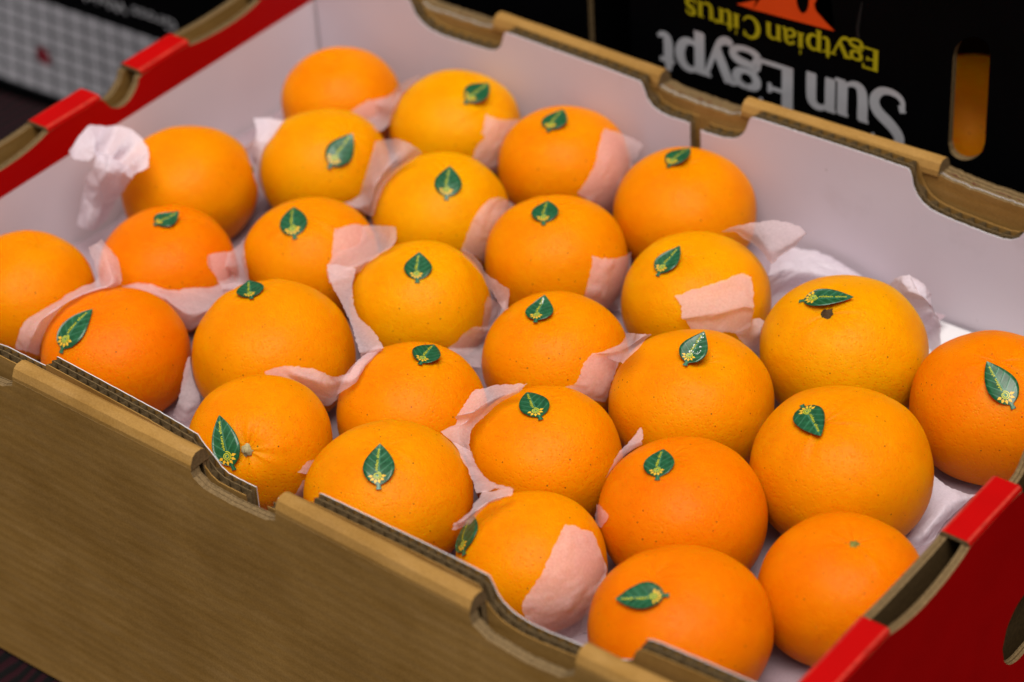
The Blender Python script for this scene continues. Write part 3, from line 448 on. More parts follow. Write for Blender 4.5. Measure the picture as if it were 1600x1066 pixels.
KO = .842; PW = 2.22
def se(x, y, z):
    """1 on a squat, round-shouldered fruit of unit radii"""
    return (math.hypot(x, y) ** PW + abs(z) ** PW) ** (1 / PW)
HUE = {1: 'm', 2: 'y', 3: 'y', 4: 'm', 5: 'm', 6: 'y', 7: 'm', 8: 'r', 9: 'm', 10: 'm', 11: 'm', 12: 'y', 13: 'y', 14: 'r', 15: 'm', 16: 'm', 17: 'y', 18: 'm', 19: 'm', 20: 'm', 21: 'm', 22: 'r', 23: 'm', 24: 'm', 25: 'r', 26: 'm', 27: 'r', 28: 'r'}
PAL = {'y': (.67, .262, .0), 'm': (.67, .206, .0), 'r': (.66, .158, .0)}
OLAB = {
 1: 'far corner orange without a leaf sticker, behind all the other oranges',
 2: 'yellowish orange at the back wall beside the far corner orange, leaf sticker tilted right',
 3: 'yellowish orange in front of the far corner orange, large leaf sticker on its face',
 4: 'third orange from the left along the back wall, small leaf sticker at its top left',
 5: 'lumpy orange with no leaf sticker beside the bunched tissue at the left end wall',
 6: 'yellowish second row orange with an upright leaf sticker, between two tissue tabs',
 7: 'rightmost orange touching the back wall, small leaf sticker near its upper edge',
 8: 'reddish orange near the left end wall with a short leaf sticker seen edge on',
 9: 'orange with wrinkled top and upright leaf sticker, right of the short leaf orange',
 10: 'orange in the middle of the third row with a pink tissue square on its right',
 11: 'orange without a leaf sticker, cut off by the left edge of the photo',
 12: 'yellowish orange with dark speckles below a round looking leaf sticker, left of centre',
 13: 'orange with a slanted leaf sticker behind the torn square of tissue',
 14: 'reddish orange behind the cardboard tab at left, long narrow leaf sticker pointing up right',
 15: 'wide orange left of centre whose leaf sticker stands up at its top edge',
 16: 'orange at the centre of the carton with a curled glossy leaf sticker',
 17: 'largest clear orange at right with a sideways leaf sticker above a dry brown stem',
 18: 'orange below centre left with a leaf sticker lying flat on its top edge',
 19: 'front orange above the first cardboard notch, long leaf sticker beside a pale stem',
 20: 'orange right of centre whose upright leaf sticker is flecked with white',
 21: 'front middle orange, leaf sticker at its top edge, tissue strip on its upper left',
 22: 'orange cut off by the right edge of the photo, large leaf sticker pointing up left',
 23: 'orange behind the second cardboard tab with an upright leaf sticker at its middle',
 24: 'biggest orange at right with its leaf sticker upside down',
 25: 'reddish soft focus orange right of the front middle, small leaf sticker near its top',
 26: 'front orange whose right side is covered by a broad pink tissue panel',
 27: 'orange by the red end wall with a bare green stem button and no sticker',
 28: 'nearest orange at the bottom with a blurred leaf sticker lying sideways'}
def basis(n):
    n = n.normalized(); a = Vector((0, 0, 1)) if abs(n.z) < .9 else Vector((1, 0, 0))
    x = a.cross(n).normalized(); return x, n.cross(x), n
def peel_mesh(i, a, st):
    r = random.Random(100 + i); x, y, n = basis(Vector(st)); NA, NT_ = 60, 84
    k1, k2 = r.randint(7, 10), r.randint(12, 16); p1, p2 = r.random() * 6, r.random() * 6; dep = r.uniform(.035, .065); off = Vector((r.random() * 50, r.random() * 50, i))
    if i == 5: dep = .10
    v = []; f = []
    def P(al, th):
        d = x * (math.sin(al) * math.cos(th)) + y * (math.sin(al) * math.sin(th)) + n * math.cos(al)
        q = 1 / se(d.x, d.y, d.z) + .028 * noise.noise(d * 1.3 + off) + .006 * noise.noise(d * 3.7 + off) + .0016 * noise.noise(d * 14 + off)
        w = math.exp(-(al / .55) ** 2) * min(1, al / .12)
        q += .016 * w * (math.cos(k1 * th + p1 + al) * .7 + math.cos(k2 * th + p2) * .3) * (.5 + noise.noise((math.cos(th) * 1.5, math.sin(th) * 1.5, i)))
        q -= dep * math.exp(-(al / .20) ** 2) + .025 * math.exp(-((math.pi - al) / .12) ** 2)
        q += .012 * math.exp(-((al - .42) / .2) ** 2)
        return Vector((d.x * a * q, d.y * a * q, d.z * a * KO * q))
    v.append(P(0, 0))
    for j in range(1, NA):
        al = math.pi * j / NA
        for k in range(NT_): v.append(P(al, 2 * math.pi * k / NT_))
    v.append(P(math.pi, 0)); last = len(v) - 1
    for k in range(NT_):
        k1_ = (k + 1) % NT_
        f.append((0, 1 + k, 1 + k1_)); b = 1 + (NA - 2) * NT_; f.append((b + k, last, b + k1_))
        for j in range(NA - 2):
            b = 1 + j * NT_; f.append((b + k, b + NT_ + k, b + NT_ + k1_, b + k1_))
    return mesh('peel', v, f, None, True)
# flat lettering of the leaf sticker, made once
def text_geo(s):
    cu = bpy.data.curves.new('t', 'FONT'); cu.body = s; cu.resolution_u = 2; cu.offset = .010 if len(s) == 11 else 0
    o = bpy.data.objects.new('t', cu); COL.objects.link(o)
    me = bpy.data.meshes.new_from_object(o.evaluated_get(bpy.context.evaluated_depsgraph_get()))
    v = [w.co.copy() for w in me.vertices]; f = [tuple(p.vertices) for p in me.polygons]
    bpy.data.objects.remove(o); bpy.data.curves.remove(cu); bpy.data.meshes.remove(me)
    x0, x1 = min(p.x for p in v), max(p.x for p in v)
    return [((p.x - x0) / (x1 - x0), p.y) for p in v], f
LET = text_geo('olden shine')
def hw(t):
    """half width of the leaf along its length; a short stalk, then a pointed oval"""
    if t < .11: return .15 + .03 * math.cos(t * 40)
    q = (t - .11) / .89
    return .15 * (1 - q) ** 2 * (1 if q < .1 else 0.6) + 1.0 * (math.sin(math.pi * q ** .72)) ** .85 * (1 - .12 * q)
def make_leaf(i, root, c, a, base, tip, width):
    r = random.Random(300 + i)
    B, T = Vector(base) - c, Vector(tip) - c
    ax = T - B; L = ax.length; ax.normalize(); m = (B + T) / 2
    nn = Vector((m.x / a ** 2, m.y / a ** 2, m.z / (a * KO) ** 2)); nn = (nn - ax * nn.dot(ax)).normalized(); sd = ax.cross(nn).normalized()
    W = width / 2; fold = r.uniform(.0003, .0022); curl = r.uniform(-.0006, .0026); tw = r.uniform(-.12, .12)
    conf = .25 if i in (15, 18, 20) else .75
    def S(t, s, up=0.):
        p = B + ax * (t * L) + sd * (s * W * 1.0)
        e = se(p.x / a, p.y / a, p.z / (a * KO))
        q = p * ((a + .0012) / a / e)                       # foot on the peel
        p = p.lerp(q, conf)
        if i not in (15, 18, 20):
            e = se(p.x / a, p.y / a, p.z / (a * KO))
            if e < 1.032: p *= 1.032 / e
        return p + nn * (fold * abs(s) ** 1.5 + tw * s * W * .25 + curl * max(0, t - .5) ** 2 * 4 + .0002 * noise.noise((t * 5, s * 2, i)) + up)
    NTt, NS = 22, 8; v = []; f = []; uv = []
    for j in range(NTt + 1):
        t = j / NTt; h = hw(t) if j < NTt else .0
        for k in range(NS + 1):
            s = (2 * k / NS - 1); v.append(S(t, s * h)); uv.append((t, s * max(h, .05)))
    n0 = len(v)
    for j in range(NTt + 1):
        t = j / NTt; h = hw(t) if j < NTt else .0
        for k in range(NS + 1):
            s = (2 * k / NS - 1); v.append(S(t, s * h, -.00028)); uv.append((t, s * max(h, .05)))
    st = NS + 1
    for j in range(NTt):
        for k in range(NS):
            q = (j * st + k, j * st + k + 1, (j + 1) * st + k + 1, (j + 1) * st + k); f.append(q[::-1]); f.append(tuple(z + n0 for z in q))
        for k in (0, NS): f.append((j * st + k, (j + 1) * st + k, (j + 1) * st + k + n0, j * st + k + n0))
    me = mesh('leaf_sticker', v, f, None, True); ul = me.uv_layers.new(name='UVMap')
    for lp in me.loops: ul.data[lp.index].uv = uv[lp.vertex_index]
    o = obj('leaf_sticker', me, root, [M_LEAF])
    flip = 1
    tv = []
    for (x, y) in LET[0]:
        t = .375 + x * .50; s = (y - .28) * .27 + .16 - .10 * x
        tv.append(S(t, -s * flip, .00016))
    obj('sticker_lettering', mesh('sticker_lettering', tv, LET[1]), o, [M_YEL])
    ec, er = (.275, -.10), .080
    v = []; f = []; mi = []
    def Q(du, dv, up): return S(ec[0] + du, (ec[1] + dv * L / W), up)
    for k in range(15):                                     # disc
        v.append(Q(er * .62 * math.cos(k * .4488), er * .62 * math.sin(k * .4488), .00014))
    f.append(tuple(range(14))); mi.append(2)
    b = len(v); N = 30                                      # spiral band
    for k in range(N + 1):
        th = k / N * 4.2 * math.pi; rr = er * (1 - .80 * k / N)
        for q in (-.1, .1): v.append(Q((rr + q * er) * math.cos(th), (rr + q * er) * math.sin(th), .00020))
    for k in range(N): f.append((b + 2 * k, b + 2 * k + 1, b + 2 * k + 3, b + 2 * k + 2)); mi.append(0)
    for k in range(6):                                      # rays on the stalk side
        th = R(95 + k * 33); b = len(v)
        for rr, dt in ((.95, 0), (1.4, -.26), (2.1, 0), (1.4, .26)): v.append(Q(er * rr * math.cos(th + dt), er * rr * math.sin(th + dt), .00018))
        f.append((b, b + 1, b + 2, b + 3)); mi.append(1)
    obj('sun_emblem', mesh('sun_emblem', v, f, mi), o, [M_YEL, M_SUN, M_LEAF])
    if i in (16, 20):                                       # white flecks stuck to the sticker
        v = []; f = []
        for k in range(26 if i == 20 else 9):
            t0, s0 = (r.uniform(.3, .95), r.uniform(-.3, .5)) if i == 20 else (r.uniform(.7, .92), r.uniform(-.25, .1)); s0 *= hw(t0); b = len(v); rr = r.uniform(.012, .035)
            for q in range(6): v.append(S(t0 + rr * r.uniform(.5, 1) * math.cos(q), s0 + 1.6 * rr * r.uniform(.5, 1) * math.sin(q), .00026))
            f.append(tuple(range(b, b + 6)))
        obj('white_residue', mesh('white_residue', v, f), o, [M_RESID])
def calyx(i, root, a, st, mat, size, up):
    r = random.Random(500 + i); x, y, n = basis(Vector(st)); v = []; f = []
    c0 = Vector((n.x * a, n.y * a, n.z * a * KO)) * (up / se(n.x, n.y, n.z)); K = 15
    rings = ((1.0, -.0006), (.85, .0005), (.55, .0009), (.4, .0018), (.22, .0021))
    for (rr, h) in rings:
        for k in range(K):
            th = 2 * math.pi * k / K; q = size * rr * (1 + .10 * math.cos(5 * th + i) * (rr > .6) + r.uniform(-.42, .30))
            v.append(c0 + x * (q * math.cos(th)) + y * (q * math.sin(th)) + n * (h * size / .004))
    for j in range(len(rings) - 1):
        for k in range(K): f.append((j * K + k, j * K + (k + 1) % K, (j + 1) * K + (k + 1) % K, (j + 1) * K + k))
    f.append(tuple(range((len(rings) - 1) * K, len(rings) * K)))
    obj('calyx', mesh('calyx', v, f, None, True), root, [mat])
for i, (X, Y, Z, a) in ORANGE.items():
    root = empty('orange', (X, Y, Z), OLAB[i], 'orange', 'oranges packed in the open carton')
    p = obj('peel', peel_mesh(i, a, STEM[i]), root, [M_PEEL]); q = random.Random(i); c = PAL[HUE[i]]
    p.color = (c[0], c[1] * q.uniform(.95, 1.06), c[2], 1)
    if i in LEAF:
        w = {2: .0135, 7: .0130, 13: .0135, 14: .0165, 17: .0135, 26: .0180, 28: .0140, 19: .0140}.get(i, .0150)
        make_leaf(i, root, Vector((X, Y, Z)), a, LEAF[i][0], LEAF[i][1], w)
    if i == 17: calyx(i, root, a, STEM[i], M_CALYX, .0031, .975)
    if i == 19: calyx(i, root, a, STEM[i], M_CALYXP, .0030, .985)
    if i == 27: calyx(i, root, a, STEM[i], M_BUTTON, .0030, .955)
    if i == 5: calyx(i, root, a, STEM[i], M_BUTTON, .0045, .93)
    if i == 15: calyx(i, root, a, STEM[i], M_CALYX, .0028, .965)

# ------------------------------------------------------------------ tissue
def push(p, gap=.0007):
    for (X, Y, Z, a) in ORANGE.values():
        d = Vector((p.x - X, p.y - Y, p.z - Z)); ar = a + gap; cr = a * KO + gap
        e = se(d.x / ar, d.y / ar, d.z / cr) ** 2
        if e < 1:
            if e < 1e-4: d = Vector((0, 0, 1)); e = 1
            d /= math.sqrt(e); p = Vector((X + d.x, Y + d.y, Z + d.z))
    p.x = min(max(p.x, -.0305), .5645); p.y = min(p.y, .3765); p.z = max(p.z, -.0895)
    return p
def crom(a, b, c, d, t, k=.5):
    return b + (c - a) * (k * t) + (a * 2 - b * 5 + c * 4 - d) * (k * t * t) + (b * 3 - a - c * 3 + d) * (k * t ** 3)
def dense(pts, n, rnd):
    out = []; m = len(pts) - 1
    for i in range(n + 1):
        u = i / n * m; k = min(int(u), m - 1); t = u - k
        cr = crom(pts[max(k - 1, 0)], pts[k], pts[k + 1], pts[min(k + 2, m)], t); li_ = pts[k].lerp(pts[k + 1], t)
        out.append(li_.lerp(cr, rnd))                       # keeps some of the sharp crumple
    return out
def sheet(rows, seed, amp=.0011):
    rnd = .45 if amp > .001 else 1.0
    rows = [[Vector(p) for p in r] for r in rows]
    lu = max(sum((r[k + 1] - r[k]).length for k in range(len(r) - 1)) for r in rows); nu = max(6, int(lu / .0011))
    rows = [dense(r, nu, rnd) for r in rows]
    lv = max(sum((rows[j + 1][k] - rows[j][k]).length for j in range(len(rows) - 1)) for k in range(0, nu + 1, 3)); nv = max(6, int(lv / .0011))
    cols = [dense([r[k] for r in rows], nv, rnd) for k in range(nu + 1)]
    g = [[cols[k][j] for k in range(nu + 1)] for j in range(nv + 1)]
    v = []; f = []
    for j in range(nv + 1):
        for k in range(nu + 1):
            p = g[j][k]; du = g[j][min(k + 1, nu)] - g[j][max(k - 1, 0)]; dv = g[min(j + 1, nv)][k] - g[max(j - 1, 0)][k]; n = du.cross(dv)
            n = n.normalized() if n.length > 1e-12 else Vector((0, 0, 1))
            s = Vector((seed * 3.1, seed * 1.7, seed))
            h = (1 - 2.2 * abs(noise.noise(p * 75 + s))) * .8 + (1 - 2 * abs(noise.noise(p * 170 + s * 2))) * .45 + .15 * noise.noise(p * 500 + s)
            edge = min(1, min(j, nv - j, k, nu - k) / 3)
            jag = (1 - edge) * (.0007 * noise.noise(p * 420 + s) + .0006 * noise.noise(p * 1300 + s))
            if du.length > 0 and (k in (0, nu)): p = p + du.normalized() * jag
            if dv.length > 0 and (j in (0, nv)): p = p + dv.normalized() * jag
            v.append(push(p + n * (h * amp)))
    st = nu + 1
    for j in range(nv):
        for k in range(nu): f.append((j * st + k, j * st + k + 1, (j + 1) * st + k + 1, (j + 1) * st + k))
    return v, f
for n, (lab, sheets) in enumerate(TISSUE):
    V = []; F = []
    for m, rows in enumerate(sheets):
        v, f = sheet(rows, n * 7 + m + 1, .0011 if any(w in lab for w in ('crumpled', 'crinkled', 'wide white', 'lump', 'twisted')) else .0008); b = len(V); V += v; F += [tuple(x + b for x in q) for q in f]
    white = any(w in lab for w in ('white', 'torn square'))
    o = obj('tissue_paper', mesh('tissue_paper', V, F, None, True), None, [M_TISW if white and 'torn' not in lab else M_TIS])
    tag(o, lab, 'tissue', 'tissue wrappers among the oranges')
# loose tissue lining under the oranges
NX, NY = 150, 95; V = []; F = []
for j in range(NY + 1):
    for k in range(NX + 1):
        x = -.028 + .560 * k / NX; y = .001 + .372 * j / NY; s = Vector((x, y, 3.3))
        h = (1 - 2 * abs(noise.noise(s * 22))) * .5 + (1 - 2 * abs(noise.noise(s * 60))) * .3
        V.append((x, y, max(-.0888, -.0840 + .0055 * h)))
for j in range(NY):
    for k in range(NX):
        x, y = -.028 + .560 * k / NX, .001 + .372 * j / NY
        if x > .43 and y > .318 + .02 * noise.noise((x * 30, y * 30, 0)): continue    # bare board shows in the back right corner
        F.append((j * (NX + 1) + k, j * (NX + 1) + k + 1, (j + 1) * (NX + 1) + k + 1, (j + 1) * (NX + 1) + k))
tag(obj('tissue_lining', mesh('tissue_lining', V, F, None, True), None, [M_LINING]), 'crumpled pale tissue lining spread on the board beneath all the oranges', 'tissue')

# ------------------------------------------------------------------ black cartons behind
YP = .43
def stroke_glyph(strokes, x0, x1, zb, zt, v, f, wy, y):
    """strokes in a unit box, drawn upside down between x0..x1 (x1 is the glyph's left) and zb..zt"""
    for pts in strokes:
        P = pts
        for n_ in range(2):
            q = [P[0]]
            for A, B_ in zip(P, P[1:]): q += [tuple(A[i] * .75 + B_[i] * .25 for i in range(3)), tuple(A[i] * .25 + B_[i] * .75 for i in range(3))]
            P = q + [P[-1]]
        b = len(v); y -= .00002
        for i, (x, z, w) in enumerate(P):
            a = P[max(i - 1, 0)]; c = P[min(i + 1, len(P) - 1)]
            dx, dz = (c[0] - a[0]) * abs(x1 - x0), (c[1] - a[1]) * abs(zt - zb); l = math.hypot(dx, dz) or 1; nx, nz = -dz / l, dx / l
            X = x1 + (x0 - x1) * x; Zz = zb + (zt - zb) * z; sgx = -1; sgz = -1 if zt < zb else 1
            for q in (-.5, .5): v.append((X + sgx * nx * w * wy * q, y, Zz + sgz * nz * w * wy * q))
        for i in range(len(P) - 1): f.append((b + 2 * i, b + 2 * i + 1, b + 2 * i + 3, b + 2 * i + 2))
def serif(x, z, h=.16, w=.5): return [(x - h, z, w), (x + h, z, w)]
GL = {
 'S': [[(.88, .80, .25), (.84, .93, .8), (.6, 1.0, .9), (.28, .96, 1.1), (.12, .76, 1.5), (.40, .56, 1.7), (.78, .42, 1.7), (.90, .22, 1.4), (.70, .02, 1.1), (.35, 0, .9), (.12, .08, .8), (.10, .26, .5)], [(.10, .30, .9), (.16, .18, .9)]],
 'u': [[(.14, .98, 1.5), (.14, .30, 1.5), (.22, .04, 1.3), (.48, .0, .8), (.72, .14, .5), (.78, .22, .4)], [(.80, 1.0, 1.5), (.80, .02, 1.5)], serif(.10, .97), serif(.76, .97), serif(.88, .03)],
 'n': [[(.18, 1.0, 1.5), (.18, .02, 1.5)], [(.22, .78, .4), (.34, .92, .7), (.58, 1.0, 1.0), (.80, .86, 1.4), (.82, .6, 1.5), (.82, .02, 1.5)], serif(.14, .97), serif(.18, .03), serif(.82, .03)],
 'E': [[(.22, 1.0, 1.7), (.22, .0, 1.7)], [(.08, .97, .7), (.88, .97, .7)], [(.08, .03, .7), (.94, .03, .7)], [(.22, .52, .6), (.66, .52, .6)], [(.86, 1.0, .9), (.88, .78, .4)], [(.92, 0, .9), (.94, .26, .4)], [(.66, .62, .6), (.66, .42, .6)]],
 'g': [[(.46, 1.0, .8), (.16, .92, 1.2), (.10, .70, 1.4), (.22, .48, 1.1), (.46, .42, .7), (.70, .48, 1.1), (.80, .70, 1.4), (.72, .92, 1.1), (.46, 1.0, .8)], [(.72, .92, .5), (.86, 1.04, .7), (1.0, .98, .9)], [(.26, .44, .6), (.14, .30, .9), (.30, .18, 1.1), (.70, .14, 1.3), (.92, -.02, 1.2), (.84, -.26, 1.0), (.46, -.36, .8), (.12, -.26, 1.1), (.08, -.06, 1.2), (.24, .10, .8)]],
 'y': [[(.10, 1.0, 1.5), (.52, .05, 1.5)], [(.88, 1.0, .7), (.54, .05, .8), (.38, -.26, 1.1), (.16, -.34, 1.3), (.02, -.24, 1.0)], serif(.10, .97), serif(.86, .97)],
 'p': [[(.18, 1.0, 1.6), (.18, -.36, 1.6)], [(.22, .80, .5), (.44, 1.0, .9), (.74, .92, 1.3), (.90, .54, 1.6), (.76, .10, 1.3), (.48, .0, .9), (.24, .14, .5)], serif(.14, .97), serif(.20, -.34)],
 't': [[(.36, 1.35, .8), (.36, .9, 1.5), (.36, .24, 1.5), (.48, .03, 1.2), (.76, .02, .8), (.94, .14, .5)], [(.02, .97, .7), (.86, .97, .7)]],
 'i': [[(.5, 1.0, 1.6), (.5, .02, 1.6)], serif(.44, .97, .3), serif(.5, .03, .5), [(.42, 1.32, 1.7), (.58, 1.32, 1.7)]],
 'a': [[(.18, .78, 1.2), (.34, .98, .9), (.60, 1.0, .9), (.74, .82, 1.4), (.76, .2, 1.5), (.84, .03, .9), (.98, .08, .6)], [(.74, .60, .6), (.30, .50, 1.0), (.12, .26, 1.4), (.26, .03, 1.1), (.52, .04, .8), (.74, .24, .5)]],
 'C': [[(.88, .78, .5), (.80, .94, .9), (.56, 1.02, .9), (.22, .88, 1.4), (.08, .5, 1.8), (.22, .12, 1.4), (.56, -.02, .9), (.82, .08, .7), (.94, .26, .5)], [(.90, 1.0, .5), (.88, .72, .5)]],
 'r': [[(.26, 1.0, 1.6), (.26, .02, 1.6)], [(.30, .74, .5), (.50, .96, .9), (.78, 1.0, 1.2), (.92, .86, 1.3)], serif(.18, .97, .18), serif(.28, .03, .28)],
 's': [[(.84, .72, .5), (.80, .92, .8), (.52, 1.0, .9), (.20, .90, 1.2), (.20, .66, 1.4), (.56, .50, 1.5), (.84, .32, 1.4), (.80, .10, 1.1), (.48, 0, .9), (.18, .06, .8), (.12, .28, .5)]]}
def word(spec, wy, y):
    v = []; f = []
    for ch, x0, x1, zb, zt in spec: stroke_glyph(GL[ch], x0, x1, zb, zt, v, f, wy, y)
    return v, f
BC = empty('fruit_carton', (.52, .60, -.222), 'black fruit carton behind at right printed upside down with large grey lettering', 'carton')
def bpart(o): o.matrix_parent_inverse = Matrix.Translation((-.52, -.60, .222)); return o
BX0, BX1, BT = .1790, .86, .16
HX0, HX1 = .3960, .4185                                       # upright hand slot
def slot(u):
    r = (HX1 - HX0) / 2; x = (u - HX0 - r) / r; return r * math.sqrt(max(0, 1 - min(1, abs(x)) ** 2)) + .028
flat = [(BX0, BT), (BX1, BT)]
fb = lambda u, w, z: (u, YP + w + (z - .02) * (-.012 / .08 if HX0 - .004 < u < HX1 + .03 else 0) * 0, z)
hzc = .0195
hs = [(BX0, HX0, lambda u: ZB, lambda u: BT), (HX0, HX1, lambda u: ZB, lambda u: hzc + .35 * (u - .407) - slot(u)), (HX0, HX1, lambda u: hzc + .35 * (u - .407) + slot(u), lambda u: BT), (HX1, BX1, lambda u: ZB, lambda u: BT)]
KB = [M_BLACK, M_KZ, M_CUT, M_CUT]
prof = [(BX0, BT)] + [(HX0 + (HX1 - HX0) * i / 16, BT) for i in range(17)] + [(BX1, BT)]
bpart(ply('front_panel', BC, fb, BX0, BX1, prof, ZB, .0045, KB, 31., hs))
bpart(ply('side_panel', BC, lambda u, w, z: (BX0 + w, u, z), YP + .0047, .78, [(0, BT), (1, BT)], ZB, .0045, KB, 32.))
bpart(ply('side_panel', BC, lambda u, w, z: (BX1 - w, u, z), YP + .0047, .78, [(0, BT), (1, BT)], ZB, .0045, KB, 33.))
bpart(ply('back_panel', BC, lambda u, w, z: (u, .785 - w, z), BX0, BX1, [(0, BT), (1, BT)], ZB, .0045, KB, 34.))
bpart(obj('bottom_board', mesh('bottom_board', [(x, y, z) for z in (-.2205, -.2165) for x, y in ((BX0 + .006, YP + .006), (BX1 - .006, YP + .006), (BX1 - .006, .778), (BX0 + .006, .778))], [(3, 2, 1, 0), (4, 5, 6, 7), (0, 1, 5, 4), (1, 2, 6, 5), (2, 3, 7, 6), (3, 0, 4, 7)]), BC, [M_KX]))
YT = YP - .00035
bz, xt = .0045, -.0180
v, f = word([('S', .3445, .3690, .0090, -.0290), ('u', .3228, .3432, .0065, -.0165), ('n', .3025, .3222, bz, xt + .001), ('E', .2685, .2960, .0030, -.0300), ('g', .2500, .2715, .0000, -.0190), ('y', .2305, .2520, .0010, -.0200), ('p', .2120, .2325, .0000, -.0200), ('t', .1985, .2110, -.0012, -.0190)], .0045, YT)
bpart(obj('large_lettering', mesh('large_lettering', v, f), BC, [M_GREYW]))
v, f = word([('E', .3385, .3505, .0325, .0190), ('g', .3300, .3395, .0320, .0225), ('y', .3185, .3305, .0310, .0215), ('t', .3125, .3190, .0305, .0212), ('p', .3020, .3125, .0300, .0203), ('i', .2960, .3010, .0285, .0190), ('a', .2860, .2960, .0290, .0193), ('n', .2750, .2855, .0288, .0190), ('C', .2590, .2712, .0285, .0150), ('i', .2525, .2570, .0275, .0185), ('t', .2462, .2525, .0280, .0188), ('r', .2395, .2462, .0280, .0185), ('u', .2275, .2390, .0285, .0185), ('s', .2188, .2272, .0280, .0178)], .0018, YT)
bpart(obj('small_lettering', mesh('small_lettering', v, f), BC, [M_YINK]))
def flat_shape(name, pts, y, m, parent):
    me = bpy.data.meshes.new(name); bm = bmesh.new(); bm.faces.new([bm.verts.new((x, y, z)) for x, z in pts]); bmesh.ops.triangulate(bm, faces=bm.faces); bm.to_mesh(me); bm.free()
    return obj(name, me, parent, [m])
em = bpart(flat_shape('emblem', [(.2550, .0340), (.2660, .0338), (.2900, .0348), (.3208, .0362), (.3150, .0402), (.3085, .0452), (.3070, .0490), (.3090, .0540), (.3140, .0650), (.3130, .0860), (.2850, .0900), (.2800, .0620), (.2745, .0475), (.2680, .0405)], YP - .0002, M_OINK, BC))
ov = flat_shape('emblem_mark', [(.2995 + .0042 * math.cos(t * .3927), .0508 + .0092 * math.sin(t * .3927)) for t in range(16)], YP - .0004, M_BLACK, em)
bpart(flat_shape('scuff_mark', [(.3350, .0360), (.3346, .0430), (.3360, .0520), (.3376, .0600), (.3386, .0600), (.3374, .0500), (.3366, .0430), (.3372, .0365)], YP - .0002, M_SCUFF, BC))
# fruit glimpsed through the slot
bpart(obj('added_top_board', mesh('added_top_board', [(x, y, z) for z in (BT + .0003, BT + .0043) for x, y in ((BX0, YP + .014), (BX1, YP + .014), (BX1, .785), (BX0, .785))], [(3, 2, 1, 0), (4, 5, 6, 7), (0, 1, 5, 4), (1, 2, 6, 5), (2, 3, 7, 6), (3, 0, 4, 7)]), BC, [M_KX]))  # unseen lid added to keep daylight off the fruit inside
oz = empty('orange', (.372, .500, -.052), 'shaded orange glimpsed inside the black carton through its upright hand slot', 'orange')
p = obj('peel', peel_mesh(40, .052, (.2, .5, .85)), oz, [M_PEEL]); p.color = (*PAL['m'], 1)

LC = empty('fruit_carton', (-.20, .60, -.222), 'black fruit carton behind at left printed with a pale table of square cells', 'carton')
def lpart(o): o.matrix_parent_inverse = Matrix.Translation((.20, -.60, .222)); return o
LX0, LX1 = -.56, .1480
def ly(u, z):                                                # its front bulges towards the camera low on the left
    k = max(0, min(1, (-.14 - u) / .3)); d = max(0, min(1, (-.12 - z) / .09))
    return YP - .020 * k * d - .006 * k
fl = lambda u, w, z: (u, ly(u, z) + w, z)
p = Panel(fl)
zs = [ZB + (BT - ZB) * i / 24 for i in range(25)]; us = [LX0 + (LX1 - LX0) * i / 60 for i in range(61)]
for w, sg in ((0, 0), (.0045, 1)):
    b = len(p.v)
    for u in us:
        for z in zs: p.v.append(fl(u, w, z))
    for i in range(60):
        for j in range(24):
            a = b + i * 25 + j; q = (a, a + 25, a + 26, a + 1); p.f.append(q if not sg else q[::-1]); p.mi.append(sg)
n_ = 61 * 25
for i in range(60):
    a = i * 25 + 24; p.f.append((a, a + 25, a + 25 + n_, a + n_)); p.mi.append(2)
for j in range(24):
    a = 60 * 25 + j; p.f.append((a, a + n_, a + 1 + n_, a + 1)); p.mi.append(2)
lpart(p.build('front_panel', LC, [M_BLACK, M_KZ, M_CUT]))
lpart(ply('side_panel', LC, lambda u, w, z: (LX1 - w, u, z), YP + .0047, .78, [(0, BT), (1, BT)], ZB, .0045, KB, 42.))
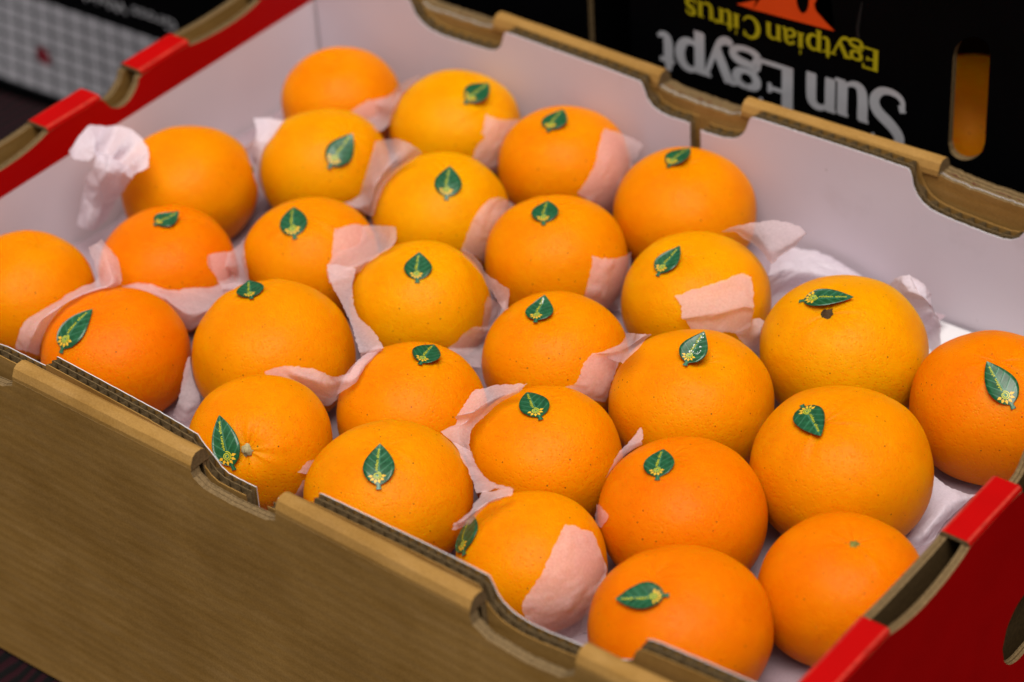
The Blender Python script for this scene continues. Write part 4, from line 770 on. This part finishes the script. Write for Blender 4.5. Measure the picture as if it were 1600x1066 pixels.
lpart(ply('side_panel', LC, lambda u, w, z: (LX0 + w, u, z), YP + .0047, .78, [(0, BT), (1, BT)], ZB, .0045, KB, 43.))
lpart(ply('back_panel', LC, lambda u, w, z: (u, .785 - w, z), LX0, LX1, [(0, BT), (1, BT)], ZB, .0045, KB, 44.))
# printed table: 16 x 6 cells
GX0, GX1 = -.468, -.205
def gz(u, t):                                                # bottom and top edge of the table
    bot = -.206 - .010 * ((u - GX0) / (GX1 - GX0)); top = -.138 + .002 * (u - GX0); return bot + (top - bot) * t
v = []; f = []; uv = []
for i in range(49):
    u = GX0 + (GX1 - GX0) * i / 48
    for j in range(11):
        z = gz(u, j / 10); v.append((u, ly(u, z) - .0005, z)); uv.append((i / 48, j / 10))
for i in range(48):
    for j in range(10): f.append((i * 11 + j, i * 11 + 11 + j, i * 11 + 12 + j, i * 11 + 1 + j))
me = mesh('printed_table', v, f); ul = me.uv_layers.new(name='UVMap')
for lp in me.loops: ul.data[lp.index].uv = uv[lp.vertex_index]
tb = lpart(obj('printed_table', me, LC, [M_GRID]))
uc, zc_ = -.3440, -.1800
v = [(uc + .0068 * math.cos(k * .5236) * (1 + .2 * math.sin(3 * k)), ly(uc, zc_) - .0016, zc_ + .0078 * math.sin(k * .5236)) for k in range(12)]
obj('red_mark', mesh('red_mark', v, [tuple(range(12))]), tb, [M_MAROON])
gt, gf = text_geo('Gross Weight')
def gtext(x, y, X0, X1, zb, h):
    X = X1 - (X1 - X0) * x; z = zb - y * h; return (X, ly(X, z) - .0006, z)
lpart(obj('weight_lettering', mesh('weight_lettering', [gtext(x, y, -.312, -.212, -.117, .0125) for x, y in gt], gf), LC, [M_GREYW]))
MB = empty('stacked_carton', (.165, .60, -.222), 'dark maroon carton edge in the gap between the two black cartons', 'carton')
v = [(x, y, z) for z in (0, .28) for x, y in ((-.010, -.06), (.0095, -.06), (.0095, .16), (-.010, .16))]
obj('maroon_panel', mesh('maroon_panel', v, [(3, 2, 1, 0), (4, 5, 6, 7), (0, 1, 5, 4), (1, 2, 6, 5), (2, 3, 7, 6), (3, 0, 4, 7)]), MB, [M_MAROON])
